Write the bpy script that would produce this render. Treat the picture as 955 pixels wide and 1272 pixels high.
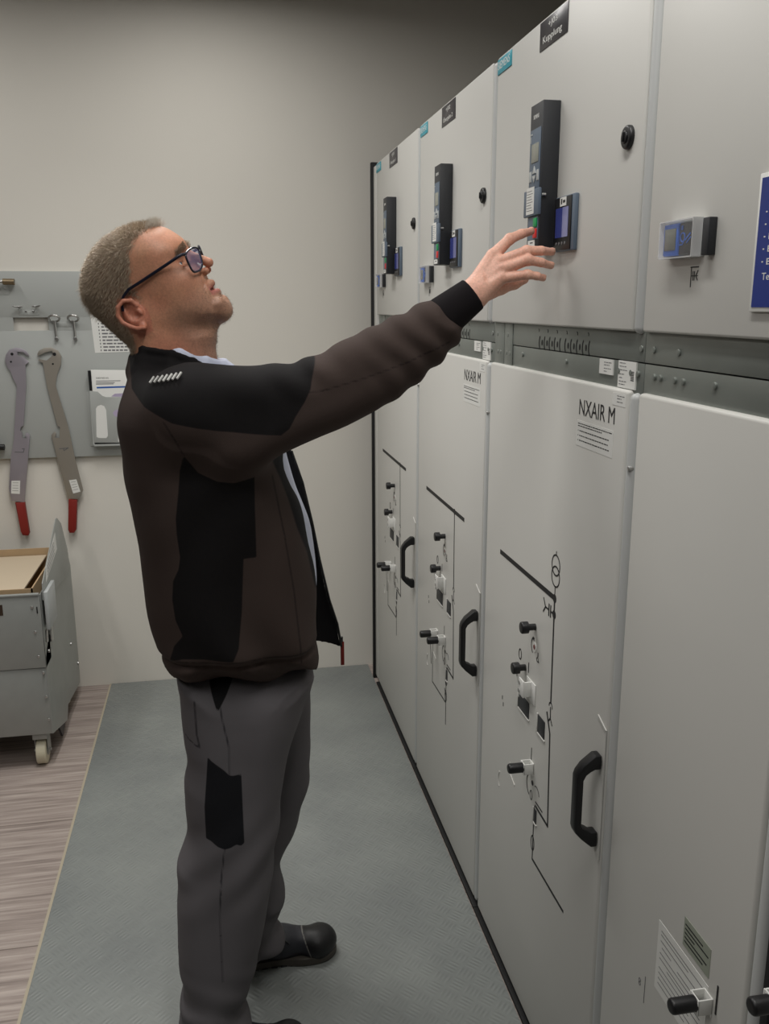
import bpy, bmesh, math, random
import numpy as np
from mathutils import Vector, Matrix
random.seed(7); rng = np.random.default_rng(7)
S = bpy.context.scene
COL = S.collection
for o in list(bpy.data.objects): bpy.data.objects.remove(o)

# ------------------------------------------------------------------ camera
FPX, YAW, PITCH, ROLL, CH = 1104.1, .1843, -.2304, -.0022, 1.70
cy_, sy_ = math.cos(YAW), math.sin(YAW); cp_, sp_ = math.cos(PITCH), math.sin(PITCH)
FW = np.array([sy_*cp_, cy_*cp_, sp_]); RT0 = np.array([cy_, -sy_, 0.]); UP0 = np.cross(RT0, FW)
RT = RT0*math.cos(ROLL)+UP0*math.sin(ROLL); UP = -RT0*math.sin(ROLL)+UP0*math.cos(ROLL)
CC = np.array([0, 0, CH])
cam = bpy.data.cameras.new('camera'); camo = bpy.data.objects.new('camera', cam); COL.objects.link(camo)
camo.matrix_world = Matrix(((RT[0], UP[0], -FW[0], 0), (RT[1], UP[1], -FW[1], 0), (RT[2], UP[2], -FW[2], CH), (0, 0, 0, 1)))
cam.sensor_fit = 'VERTICAL'; cam.sensor_height = 24; cam.lens = FPX/1272*24; cam.clip_start = .05
S.camera = camo
def at(x, y, Y):                       # survey helper: photograph point -> point on the plane Y
    d = FW+RT*(x-477.5)/FPX+UP*(636-y)/FPX
    return CC+d*Y/d[1]

# ------------------------------------------------------------------ world, lights, exposure
w = bpy.data.worlds.new('world'); S.world = w; w.use_nodes = True
w.node_tree.nodes['Background'].inputs[0].default_value = (.9, .95, 1, 1)
w.node_tree.nodes['Background'].inputs[1].default_value = .02
def area(name, loc, sx, sy, power, col=(1, .98, .945), spread=180):
    l = bpy.data.lights.new(name, 'AREA'); l.shape = 'RECTANGLE'; l.size = sx; l.size_y = sy
    l.energy = power; l.color = col; l.spread = math.radians(spread)
    o = bpy.data.objects.new(name, l); COL.objects.link(o); o.location = loc
    return o
LAMPS = [(.24, .9, 2.93, 180), (.0, 2.85, 2.93, 174), (-.42, 2.5, 2.93, 110), (-1.4, 3.0, 2.93, 180), (-1.4, .2, 2.93, 180)]  # last three are unseen fill lamps, added to brighten wall and room
LPOW = [16.5, 12.5, 10.5, 10.5, 15]
for (x, y, z, sp), p in zip(LAMPS, LPOW): area('lamp_light', (x, y, z), .12, 1.2, p, spread=sp)
S.view_settings.view_transform = 'Standard'; S.view_settings.look = 'None'
S.view_settings.gamma = 1; S.view_settings.use_curve_mapping = False
S.view_settings.exposure = 0.0

# ------------------------------------------------------------------ materials
def lin(c): return tuple(((v/255)/12.92 if v/255 <= .04045 else ((v/255+.055)/1.055)**2.4) for v in c)+(1,)
MATS = {}
def mat(name, rgb, rough=.5, metal=0., bump=0., bscale=200., var=0., vscale=5., spec=.5, trans=0., emit=None, estr=1., attr=None, alpha=1.):
    if name in MATS: return MATS[name]
    m = bpy.data.materials.new(name); m.use_nodes = True; nt = m.node_tree; b = nt.nodes['Principled BSDF']
    b.inputs['Base Color'].default_value = lin(rgb); b.inputs['Roughness'].default_value = rough
    b.inputs['Metallic'].default_value = metal; b.inputs['Specular IOR Level'].default_value = spec
    b.inputs['Transmission Weight'].default_value = trans; b.inputs['Alpha'].default_value = alpha
    tc = nt.nodes.new('ShaderNodeTexCoord')
    if emit: b.inputs['Emission Color'].default_value = lin(emit); b.inputs['Emission Strength'].default_value = estr
    if var:
        n = nt.nodes.new('ShaderNodeTexNoise'); n.inputs['Scale'].default_value = vscale; n.inputs['Detail'].default_value = 5
        nt.links.new(tc.outputs['Object'], n.inputs['Vector'])
        h = nt.nodes.new('ShaderNodeMixRGB'); c = lin(rgb)
        h.inputs[1].default_value = tuple(v*(1-var) for v in c[:3])+(1,); h.inputs[2].default_value = tuple(min(1, v*(1+var)) for v in c[:3])+(1,)
        nt.links.new(n.outputs['Fac'], h.inputs[0]); nt.links.new(h.outputs[0], b.inputs['Base Color'])
    if bump:
        n = nt.nodes.new('ShaderNodeTexNoise'); n.inputs['Scale'].default_value = bscale; n.inputs['Detail'].default_value = 3
        nt.links.new(tc.outputs['Object'], n.inputs['Vector'])
        bp = nt.nodes.new('ShaderNodeBump'); bp.inputs['Strength'].default_value = bump; bp.inputs['Distance'].default_value = .002
        nt.links.new(n.outputs['Fac'], bp.inputs['Height']); nt.links.new(bp.outputs[0], b.inputs['Normal'])
    MATS[name] = m; return m
def mix_by_attr(m, rgb0, layers):      # layers: (attribute, rgb, softness); attribute < 0 is inside
    nt = m.node_tree; b = nt.nodes['Principled BSDF']
    prev = None
    for l in list(nt.links):
        if l.to_socket == b.inputs['Base Color']: nt.links.remove(l)
    for a, rgb, soft in layers:
        at_ = nt.nodes.new('ShaderNodeAttribute'); at_.attribute_name = a
        mr = nt.nodes.new('ShaderNodeMapRange'); mr.inputs[1].default_value = -soft; mr.inputs[2].default_value = soft
        mr.inputs[3].default_value = 1; mr.inputs[4].default_value = 0
        nt.links.new(at_.outputs['Fac'], mr.inputs[0])
        mx = nt.nodes.new('ShaderNodeMixRGB'); nt.links.new(mr.outputs[0], mx.inputs[0])
        if prev is None: mx.inputs[1].default_value = lin(rgb0)
        else: nt.links.new(prev, mx.inputs[1])
        mx.inputs[2].default_value = lin(rgb); prev = mx.outputs[0]
    nt.links.new(prev, b.inputs['Base Color'])

M_paint = mat('cabinet_paint', (206, 205, 200), .42, bump=.05, bscale=900, var=.015, vscale=3)
M_paintp = mat('hinge_profile_paint', (190, 192, 191), .38)
M_paintd = mat('cabinet_body_paint', (178, 177, 172), .5)
M_galv = mat('galvanized_steel', (160, 163, 160), .45, metal=.35, var=.10, vscale=14, bump=.03, bscale=60)
M_rail = mat('galvanized_rail', (128, 133, 128), .42, metal=.35, var=.12, vscale=14, bump=.03, bscale=60)
M_steel = mat('bright_steel', (190, 190, 188), .28, metal=.9)
M_black = mat('black_plastic', (20, 20, 22), .42, bump=.05, bscale=1200)
M_rubber = mat('black_rubber', (16, 16, 17), .7)
M_char = mat('charcoal_housing', (38, 40, 44), .5, bump=.04, bscale=1500)
M_bluegrey = mat('blue_grey_plastic', (92, 106, 122), .45)
M_lgrey = mat('light_grey_plastic', (178, 182, 182), .45)
M_white = mat('white_label', (226, 226, 222), .55)
M_print = mat('black_print', (24, 24, 26), .6)
M_gprint = mat('grey_print', (110, 110, 112), .6)
M_pgrey = mat('pale_green_label', (150, 156, 142), .5)
M_teal = mat('teal_plate', (48, 160, 178), .35)
M_dark = mat('dark_nameplate', (44, 42, 48), .3)
M_green = mat('green_button', (0, 150, 80), .4)
M_red = mat('red_button', (215, 36, 34), .4)
M_redh = mat('red_grip', (128, 30, 22), .5, bump=.05, bscale=300)
M_lcd = mat('lcd_screen', (150, 152, 142), .25)
M_screen = mat('blue_screen', (54, 62, 120), .15, emit=(50, 56, 130), estr=.10)
M_screen2 = mat('violet_screen', (120, 122, 160), .15, emit=(110, 112, 170), estr=.12)
M_blue = mat('blue_housing', (40, 96, 190), .4)
M_sign = mat('sign_blue', (26, 50, 130), .4)
M_bar = mat('printed_blue', (40, 90, 170), .5)
M_tool = mat('zinc_lever', (164, 158, 166), .42, metal=.45, var=.08, vscale=10)
M_tool2 = mat('yellow_zinc_lever', (158, 152, 142), .42, metal=.45, var=.08, vscale=10)
M_board = mat('board_paint', (168, 171, 168), .5, bump=.03, bscale=500)
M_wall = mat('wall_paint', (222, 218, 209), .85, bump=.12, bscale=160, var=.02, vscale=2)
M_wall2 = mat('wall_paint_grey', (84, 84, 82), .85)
M_ceil = mat('ceiling_paint', (150, 148, 144), .9, bump=.1, bscale=100)
M_card = mat('cardboard', (178, 152, 118), .8, var=.06, vscale=20)
M_nylon = mat('nylon_wheel', (206, 200, 176), .45)
M_brass = mat('bronze_socket', (132, 116, 92), .35, metal=.7)
M_lilac = mat('lilac_cover', (176, 164, 190), .6)
M_clear = mat('clear_cover', (245, 245, 245), .25, alpha=.05, spec=.2)
M_clear2 = mat('clear_cover_edge', (240, 240, 240), .2, alpha=.55)
M_lens = mat('spectacle_lens', (120, 124, 175), .03, alpha=.26)
M_frame = mat('spectacle_frame', (18, 22, 38), .3)
M_glow = mat('lamp_diffuser', (255, 250, 240), .5, emit=(255, 246, 232), estr=6)
M_edge = mat('tan_edge', (176, 166, 146), .6)

def floor_mat():
    m = mat('wood_look_vinyl', (150, 138, 130), .55); nt = m.node_tree; b = nt.nodes['Principled BSDF']
    tc = nt.nodes.new('ShaderNodeTexCoord'); mp = nt.nodes.new('ShaderNodeMapping'); mp.inputs['Scale'].default_value = (3.0, 70, 1)
    nt.links.new(tc.outputs['Object'], mp.inputs[0])
    n = nt.nodes.new('ShaderNodeTexNoise'); n.inputs['Scale'].default_value = 1; n.inputs['Detail'].default_value = 7; n.inputs['Roughness'].default_value = .62
    nt.links.new(mp.outputs[0], n.inputs['Vector'])
    r = nt.nodes.new('ShaderNodeValToRGB'); e = r.color_ramp.elements
    e[0].position = .30; e[0].color = lin((126, 114, 108)); e[1].position = .68; e[1].color = lin((186, 174, 166))
    x = r.color_ramp.elements.new(.47); x.color = lin((158, 145, 138))
    nt.links.new(n.outputs['Fac'], r.inputs[0])
    br = nt.nodes.new('ShaderNodeTexBrick'); br.inputs['Scale'].default_value = 1; br.inputs['Brick Width'].default_value = 1.8; br.inputs['Row Height'].default_value = .62
    br.inputs['Mortar Size'].default_value = .0022; br.inputs['Mortar Smooth'].default_value = 0
    br.inputs['Color1'].default_value = (1, 1, 1, 1); br.inputs['Color2'].default_value = (.93, .93, .93, 1); br.inputs['Mortar'].default_value = (.5, .47, .45, 1)
    nt.links.new(tc.outputs['Object'], br.inputs['Vector'])
    mx = nt.nodes.new('ShaderNodeMixRGB'); mx.blend_type = 'MULTIPLY'; mx.inputs[0].default_value = 1
    nt.links.new(r.outputs[0], mx.inputs[1]); nt.links.new(br.outputs[0], mx.inputs[2]); nt.links.new(mx.outputs[0], b.inputs['Base Color'])
    return m
def rubber_mat():
    m = mat('ribbed_insulating_rubber', (122, 130, 130), .48); nt = m.node_tree; b = nt.nodes['Principled BSDF']
    L = nt.links.new
    tc = nt.nodes.new('ShaderNodeTexCoord')
    mp = nt.nodes.new('ShaderNodeMapping'); mp.inputs['Scale'].default_value = (1, 1, 1); mp.inputs['Rotation'].default_value = (0, 0, math.radians(45))
    L(tc.outputs['Object'], mp.inputs[0])
    sx = nt.nodes.new('ShaderNodeSeparateXYZ'); L(mp.outputs[0], sx.inputs[0])
    def mth(op, a, b_=None, c=None):
        n = nt.nodes.new('ShaderNodeMath'); n.operation = op
        for i, v in enumerate((a, b_, c)):
            if v is None: continue
            if isinstance(v, (int, float)): n.inputs[i].default_value = v
            else: L(v, n.inputs[i])
        return n.outputs[0]
    c = .045                                # chequer cell
    u = mth('DIVIDE', sx.outputs[0], c); v = mth('DIVIDE', sx.outputs[1], c)
    par = mth('MODULO', mth('ADD', mth('ADD', mth('FLOOR', u), mth('FLOOR', v)), 1000), 2)
    fu = mth('FRACT', u); fv = mth('FRACT', v)
    au = mth('ABSOLUTE', mth('SINE', mth('MULTIPLY', fu, math.pi*4))); av = mth('ABSOLUTE', mth('SINE', mth('MULTIPLY', fv, math.pi*4)))
    wu = mth('MULTIPLY', mth('SINE', mth('MULTIPLY', fv, math.pi)), au); wv = mth('MULTIPLY', mth('SINE', mth('MULTIPLY', fu, math.pi)), av)
    hgt = mth('ADD', mth('MULTIPLY', par, wu), mth('MULTIPLY', mth('SUBTRACT', 1, par), wv))
    hgt = mth('POWER', hgt, 2)
    bp = nt.nodes.new('ShaderNodeBump'); bp.inputs['Strength'].default_value = .55; bp.inputs['Distance'].default_value = .002
    L(hgt, bp.inputs['Height']); L(bp.outputs[0], b.inputs['Normal'])
    n = nt.nodes.new('ShaderNodeTexNoise'); n.inputs['Scale'].default_value = 3; n.inputs['Detail'].default_value = 6
    L(tc.outputs['Object'], n.inputs['Vector'])
    r = nt.nodes.new('ShaderNodeValToRGB'); e = r.color_ramp.elements
    e[0].position = .3; e[0].color = lin((124, 128, 127)); e[1].position = .7; e[1].color = lin((142, 146, 143))
    L(n.outputs['Fac'], r.inputs[0]); L(r.outputs[0], b.inputs['Base Color'])
    return m
M_floor = floor_mat(); M_mat = rubber_mat()

# ------------------------------------------------------------------ object helpers
WL = {}                                    # world location of every built object (nothing is rotated)
def tag(o, label=None, cat=None, group=None, kind=None):
    if label: o['label'] = label
    if cat: o['category'] = cat
    if group: o['group'] = group
    if kind: o['kind'] = kind
    return o
def thing(name, loc, label, cat, group=None):
    o = bpy.data.objects.new(name, None); COL.objects.link(o); o.location = loc; o.empty_display_size = .05
    WL[o.name] = Vector(loc); return tag(o, label, cat, group)
def link_mesh(name, me, m, parent=None, sharp=35):
    n = len(me.vertices); co = np.empty(n*3, np.float32); me.vertices.foreach_get('co', co); co = co.reshape(-1, 3)
    c = (co.min(0)+co.max(0))/2
    me.vertices.foreach_set('co', (co-c).ravel().astype(np.float32)); me.update()
    for mm in (m if isinstance(m, (list, tuple)) else [m]): me.materials.append(mm)
    me.polygons.foreach_set('use_smooth', [True]*len(me.polygons))
    if sharp: me.set_sharp_from_angle(angle=math.radians(sharp))
    o = bpy.data.objects.new(name, me); COL.objects.link(o); c = Vector([float(v) for v in c]); WL[o.name] = c
    if parent is not None: o.parent = parent; o.location = c-WL[parent.name]
    else: o.location = c
    return o

class G:
    """mesh collector; 2-D shapes live in a frame: a to the right, b up, d out of the face"""
    def __init__(s, org=(0, 0, 0), ax=(1, 0, 0), ay=(0, 1, 0), az=(0, 0, 1)):
        s.bm = bmesh.new(); s.M = Matrix.Identity(4)
        for i, v in enumerate((ax, ay, az)):
            for j in range(3): s.M[j][i] = v[j]
        for j in range(3): s.M[j][3] = org[j]
    def _add(s, bm2):
        bm2.transform(s.M); me = bpy.data.meshes.new('t'); bm2.to_mesh(me); bm2.free(); s.bm.from_mesh(me); bpy.data.meshes.remove(me); return s
    def box(s, a0, b0, d0, a1, b1, d1, bev=0, seg=2):
        b = bmesh.new(); bmesh.ops.create_cube(b, size=1)
        for v in b.verts: v.co = Vector(((a0+a1)/2+v.co.x*abs(a1-a0), (b0+b1)/2+v.co.y*abs(b1-b0), (d0+d1)/2+v.co.z*abs(d1-d0)))
        if bev: bmesh.ops.bevel(b, geom=list(b.edges), offset=bev, segments=seg, profile=.5, affect='EDGES')
        return s._add(b)
    def poly(s, pts, d0, d1, bev=0):
        b = bmesh.new(); n = len(pts)
        area_ = sum(pts[i][0]*pts[(i+1) % n][1]-pts[(i+1) % n][0]*pts[i][1] for i in range(n))
        if area_ < 0: pts = pts[::-1]
        lo = [b.verts.new((p[0], p[1], d0)) for p in pts]; hi = [b.verts.new((p[0], p[1], d1)) for p in pts]
        f = b.faces.new(hi); g = b.faces.new(lo[::-1])
        for i in range(n): b.faces.new((lo[i], lo[(i+1) % n], hi[(i+1) % n], hi[i]))
        if bev: bmesh.ops.bevel(b, geom=[e for e in b.edges if all(abs(v.co.z-d1) < 1e-7 for v in e.verts)], offset=bev, segments=2, profile=.5, affect='EDGES')
        bmesh.ops.triangulate(b, faces=[f for f in b.faces if len(f.verts) > 4])
        return s._add(b)
    def line(s, pts, wd, d0=0.0, d1=.0006):
        for p, q in zip(pts[:-1], pts[1:]):
            p = Vector(p); q = Vector(q); t = (q-p).normalized(); n = Vector((-t.y, t.x))*wd/2; e = t*wd*.3
            s.poly([tuple(p-e-n), tuple(q+e-n), tuple(q+e+n), tuple(p-e+n)], d0, d1)
        return s
    def ring(s, a, b, r, wd, d0=0.0, d1=.0006, ry=None, n=28, t0=0, t1=2*math.pi):
        ry = ry or r; k = n
        for i in range(k):
            x, y = t0+(t1-t0)*i/k, t0+(t1-t0)*(i+1)/k
            f = lambda t, e: (a+(r+e)*math.cos(t), b+(ry+e)*math.sin(t))
            s.poly([f(x, -wd/2), f(x, wd/2), f(y, wd/2), f(y, -wd/2)], d0, d1)
        return s
    def disc(s, a, b, r, d0, d1, n=24, bev=0, r2=None):
        bb = bmesh.new(); bmesh.ops.create_cone(bb, cap_ends=True, segments=n, radius1=r, radius2=r if r2 is None else r2, depth=abs(d1-d0))
        if bev: bmesh.ops.bevel(bb, geom=[e for e in bb.edges if all(v.co.z > 0 for v in e.verts)], offset=bev, segments=3, profile=.5, affect='EDGES')
        bmesh.ops.translate(bb, vec=(a, b, (d0+d1)/2), verts=bb.verts); return s._add(bb)
    def tube(s, pts, r, n=10, rs=None):
        b = bmesh.new(); P = [Vector(p) for p in pts]; rings = []; x = None
        closed = (P[0]-P[-1]).length < 1e-6
        if closed: P = P[:-1]
        m = len(P)
        for i, p in enumerate(P):
            t = ((P[(i+1) % m] if closed else P[min(i+1, m-1)])-(P[i-1] if closed else P[max(i-1, 0)])).normalized(); rr = rs[i] if rs else r
            if x is None: x = t.orthogonal().normalized()
            x = (x-t*x.dot(t)).normalized(); y = t.cross(x)
            rings.append([b.verts.new(p+x*rr*math.cos(2*math.pi*k/n)+y*rr*math.sin(2*math.pi*k/n)) for k in range(n)])
        for i in range(m if closed else m-1):
            q, q2 = rings[i], rings[(i+1) % m]
            if i == m-1: sh_ = min(range(n), key=lambda j: (q[0].co-q2[j].co).length); q2 = q2[sh_:]+q2[:sh_]
            for k in range(n): b.faces.new((q[k], q[(k+1) % n], q2[(k+1) % n], q2[k]))
        if not closed: b.faces.new(rings[0][::-1]); b.faces.new(rings[-1])
        bmesh.ops.recalc_face_normals(b, faces=b.faces)
        return s._add(b)
    def ball(s, c, r, sc=(1, 1, 1)):
        b = bmesh.new(); bmesh.ops.create_uvsphere(b, u_segments=20, v_segments=12, radius=r)
        for v in b.verts: v.co = Vector((v.co.x*sc[0]+c[0], v.co.y*sc[1]+c[1], v.co.z*sc[2]+c[2]))
        return s._add(b)
    def text(s, body, a, b, width, height, d=.0004, thick=.0002, align='L'):
        cu = bpy.data.curves.new('t', 'FONT'); cu.body = body; cu.size = 1; cu.resolution_u = 3
        o = bpy.data.objects.new('t', cu); COL.objects.link(o)
        dg = bpy.context.evaluated_depsgraph_get(); dg.update(); me = bpy.data.meshes.new_from_object(o.evaluated_get(dg))
        bb = bmesh.new(); bb.from_mesh(me); bpy.data.objects.remove(o); bpy.data.curves.remove(cu); bpy.data.meshes.remove(me)
        xs = [v.co.x for v in bb.verts]; ys = [v.co.y for v in bb.verts]
        x0, x1, y0, y1 = min(xs), max(xs), min(ys), max(ys)
        for v in bb.verts: v.co = Vector((a+(v.co.x-x0)/(x1-x0)*width, b+(v.co.y-y0)/(y1-y0)*height, d))
        r = bmesh.ops.extrude_face_region(bb, geom=list(bb.faces))
        for v in [e for e in r['geom'] if isinstance(e, bmesh.types.BMVert)]: v.co.z += thick
        bmesh.ops.recalc_face_normals(bb, faces=bb.faces)
        return s._add(bb)
    def build(s, name, m, parent=None, sharp=35):
        me = bpy.data.meshes.new(name); bmesh.ops.recalc_face_normals(s.bm, faces=s.bm.faces); s.bm.to_mesh(me); s.bm.free()
        return link_mesh(name, me, m, parent, sharp)

# ------------------------------------------------------------------ the room
YB = 3.962; XF = .6667
def slab(name, lo, hi, m):
    g = G(); g.box(lo[0], lo[1], lo[2], hi[0], hi[1], hi[2]); return tag(g.build(name, m), kind='structure')
slab('floor', (-3.1, -2.1, -.1), (2.15, 4.07, 0), M_floor)
slab('ceiling', (-3.1, -2.1, 3.3), (2.15, 4.07, 3.4), M_ceil)
slab('wall_back', (-3.0, YB, 0), (2.05, YB+.1, 3.3), M_wall)
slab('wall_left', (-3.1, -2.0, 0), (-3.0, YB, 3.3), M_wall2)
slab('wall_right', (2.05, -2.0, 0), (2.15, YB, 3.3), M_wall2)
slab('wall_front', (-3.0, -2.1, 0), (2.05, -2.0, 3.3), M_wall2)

LLAB = ['over the nearest cabinets', 'over the aisle by the back wall', 'over the middle of the rubber mat, added to brighten the lower wall', 'over the service cart side, an added fill', 'over the floor left of the camera, an added fill']
for i, (x, y, z, sp) in enumerate(LAMPS):
    t = thing('ceiling_lamp', (x, y, z), 'long slim white lamp hanging '+LLAB[i], 'lamp', 'long lamps under the ceiling')
    G().box(x-.08, y-.60, z+.012, x+.08, y+.60, z+.06, .006).build('lamp_housing', M_white, t)
    for e in (-.5, .5): G().tube([(x, y+e, z+.05), (x, y+e, 3.3)], .003).build('suspension_wire', M_steel, t)

t = thing('floor_mat', (0, 2.3, 0), 'long grey ribbed rubber mat on the floor along the row of cabinets', 'mat')
G().box(-.538, -.6, 0, XF-.012, YB-.003, .004, .0012).build('mat_sheet', M_mat, t)
tag(G().box(-.546, -.6, 0, -.538, YB-.003, .0035).build('mat_edge', M_edge, t), 'tan side edge of the mat')

# ------------------------------------------------------------------ switchgear
def F(yref): return dict(org=(XF, yref, 0), ax=(0, -1, 0), ay=(0, 0, 1), az=(-1, 0, 0))

def relay(fr, root, face):
    r = G(**fr).box(.345, 1.807, 0, .414, 2.076, .0357, .0015).build('protection_relay', M_char, root)
    d = .0357
    G(**fr).box(.351, 1.889, d, .4085, 2.030, d+.0015, .0006).build('control_plate', M_bluegrey, r)
    G(**fr).box(.362, 1.968, d+.0014, .401, 2.003, d+.0026, .0006).build('display', M_lcd, r)
    g = G(**fr); g.text('SIEMENS', .362, 2.049, .03, .0075, d); g.build('maker_lettering', M_white, r)
    g = G(**fr); g.text('5', .354, 2.015, .0, .0, d) if False else None
    g.box(.3545, 2.006, d+.001, .357, 2.018, d+.0022); g.box(.3545, 2.020, d+.001, .364, 2.023, d+.0022); g.build('indicator_light', M_lgrey, r)
    b = lambda pts: G(**fr).poly(pts, d+.001, d+.003, .0004).build('key', M_lgrey, r)
    b([(.371, 1.9475), (.391, 1.9475), (.381, 1.9615)]); b([(.371, 1.9435), (.391, 1.9435), (.381, 1.930)])
    b([(.355, 1.933), (.366, 1.933), (.366, 1.953), (.355, 1.953)]); b([(.396, 1.933), (.406, 1.933), (.406, 1.953), (.396, 1.953)])
    c = G(**fr).box(.331, 1.868, d-.002, .4165, 1.9185, d+.0045, .002).build('label_cover', M_bluegrey, r)
    g = G(**fr).box(.3495, 1.872, d+.0045, .392, 1.9225, d+.0052); g.build('legend_strip', M_white, r)
    g = G(**fr)
    for i in range(8): g.box(.352, 1.8785+i*.0052, d+.0052, .352+.034-.004*(i % 3), 1.8795+i*.0052, d+.0055)
    g.build('legend_print', M_gprint, r)
    G(**fr).box(.351, 1.8235, d, .4085, 1.866, d+.0008).build('button_field', M_bluegrey, r)
    G(**fr).box(.385, 1.8465, d+.0006, .404, 1.8635, d+.003, .0008).build('close_button', M_green, r)
    G(**fr).box(.385, 1.8255, d+.0006, .404, 1.8435, d+.003, .0008).build('trip_button', M_red, r)
    G(**fr).box(.353, 1.8105, d, .392, 1.8225, d+.0006).build('type_label', M_white, r)
    g = G(**fr); g.box(.366, 1.8165, d+.0006, .382, 1.8185, d+.0009); g.build('type_print', M_print, r)
    G(**fr).disc(.4165, 1.905, .003, d-.01, d-.002).build('cover_screw', M_steel, r)
    # power meter beside it
    m = G(**fr).box(.4275, 1.7965, 0, .5235, 1.897, .0085, .002).build('power_meter', M_bluegrey, root)
    G(**fr).box(.4275, 1.7985, .0082, .511, 1.895, .0105, .0008).build('front_frame', M_black, m)
    G(**fr).box(.437, 1.822, .0104, .471, 1.876, .0112).build('screen', M_screen, m)
    G(**fr).box(.471, 1.822, .0104, .499, 1.876, .0112).build('screen', M_screen2, m)
    G(**fr).box(.457, 1.8785, .0104, .487, 1.8945, .0112).build('type_sticker', M_white, m)
    g = G(**fr).box(.462, 1.882, .0112, .468, 1.892, .0114); g.box(.472, 1.884, .0112, .483, 1.889, .0114); g.build('sticker_print', M_print, m)
    for i in range(4): G(**fr).disc(.444+i*.0145, 1.811, .0028, .0104, .0114, 12).build('menu_button', M_gprint, m)

def voltage_indicator(fr, root, big):
    v = G(**fr).box(.078, 1.7625, 0, .176, 1.8135, .004, .001).build('voltage_indicator', M_lgrey, root)
    G(**fr).box(.083, 1.766, .003, .125, 1.810, .0145, .002).build('blue_module', M_blue, v)
    G(**fr).box(.0875, 1.7735, .0142, .120, 1.8035, .0155, .0008).build('display', mat('dark_lcd', (104, 106, 98), .25), v)
    G(**fr).box(.126, 1.766, .003, .166, 1.810, .0125, .001).build('socket_block', M_black, v)
    g = G(**fr); g.box(.131, 1.800, .0125, .136, 1.806, .0133); g.ring(.136, 1.790, .006, .0015, .0125, .0133); g.line([(.144, 1.786), (.156, 1.794)], .0022, .0125, .0133)
    g.line([(.148, 1.782), (.158, 1.789)], .0015, .0125, .0133); g.line([(.128, 1.78), (.136, 1.78), (.140, 1.784)], .0015, .0125, .0133); g.build('module_print', M_blue, v)
    c = G(**fr)
    c.box(.077, 1.762, .0180, .172, 1.8145, .0192)
    c.build('clear_cover', M_clear, v); c = G(**fr)
    c.box(.077, 1.8130, .003, .172, 1.8145, .0185); c.box(.077, 1.762, .003, .172, 1.7635, .0185); c.box(.077, 1.762, .003, .0785, 1.8145, .0185); c.box(.1705, 1.762, .003, .172, 1.8145, .0185)
    c.build('cover_frame', M_clear2, v)
    G(**fr).box(.186, 1.763, 0, .203, 1.812, .012, .001).build('test_socket', M_char, root)
    g = G(**fr); g.line([(.142, 1.749), (.163, 1.749)], .0016); g.line([(.144, 1.749), (.144, 1.722)], .0014); g.line([(.146, 1.737), (.162, 1.737)], .001); g.line([(.149, 1.743), (.149, 1.731)], .0012)
    g.line([(.153, 1.743), (.153, 1.731)], .0012); g.line([(.162, 1.744), (.157, 1.737), (.162, 1.731)], .0012); g.build('capacitor_symbol', M_print, root)

def small_print(g, a0, a1, rows, d, h=.0014):
    for z, k in rows:
        a = a0
        while a < a0+(a1-a0)*k:
            l = random.uniform(.004, .012); g.box(a, z, d, min(a+l, a0+(a1-a0)*k), z+h, d+.0002); a += l+.002

def rails(fr, root, W):
    g = G(**fr)
    g.box(.0006, 1.6065, -.03, W-.0006, 1.655, -.010, .0008); g.build('upper_rail', M_rail, root)
    G(**fr).box(.0006, 1.555, -.03, W-.0006, 1.6045, -.011, .0008).build('lower_rail', M_rail, root)
    G(**fr).box(.0006, 1.56, -.031-.001, W-.0006, 1.65, -.031).build('rail_backing', M_rubber, root)
    if W > .7:
        G(**fr).box(.012, 1.556, -.0105, .082, 1.654, -.0085, .0006).build('joint_plate', M_rail, root)
        G(**fr).box(.085, 1.556, -.0105, .142, 1.654, -.0085, .0006).build('joint_plate', M_rail, root)
        g = G(**fr)
        for i in range(6): G(**fr).ring(.31+i*.052, 1.643, .0035, .0014, -.0102, -.0094, t0=-.6, t1=1.8, n=8).build('punched_hole', M_rubber, root)
        for a0 in (.318, .462):
            if a0 > .4: g.build('slot_cutouts', M_rubber, root); g = G(**fr)
            for i in range(9):
                a = a0+i*.0145
                if i % 2 == 0: g.ring(a+.003, 1.619, .0055, .0038, -.0102, -.0094, ry=.012, t0=1.7, t1=4.6, n=9)
                else: g.ring(a, 1.619, .0018, .0034, -.0102, -.0094, ry=.0045, n=10)
        g.build('slot_cutouts', M_rubber, root)
    for a, z in [(.03, 1.628), (.055, 1.586), (.035, 1.586), (.108, 1.628), (.10, 1.586), (.125, 1.586), (.212, 1.588), (.47, 1.588), (W-.012, 1.628), (W-.02, 1.587), (W-.045, 1.587), (W-.09, 1.587)]:
        if a < W-.001 and not (W < .7 and a > .3 and a < W-.05): G(**fr).disc(a, z, .0052, -.0112, -.0078, 14, .0007).build('rivet', M_rail, root)

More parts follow.
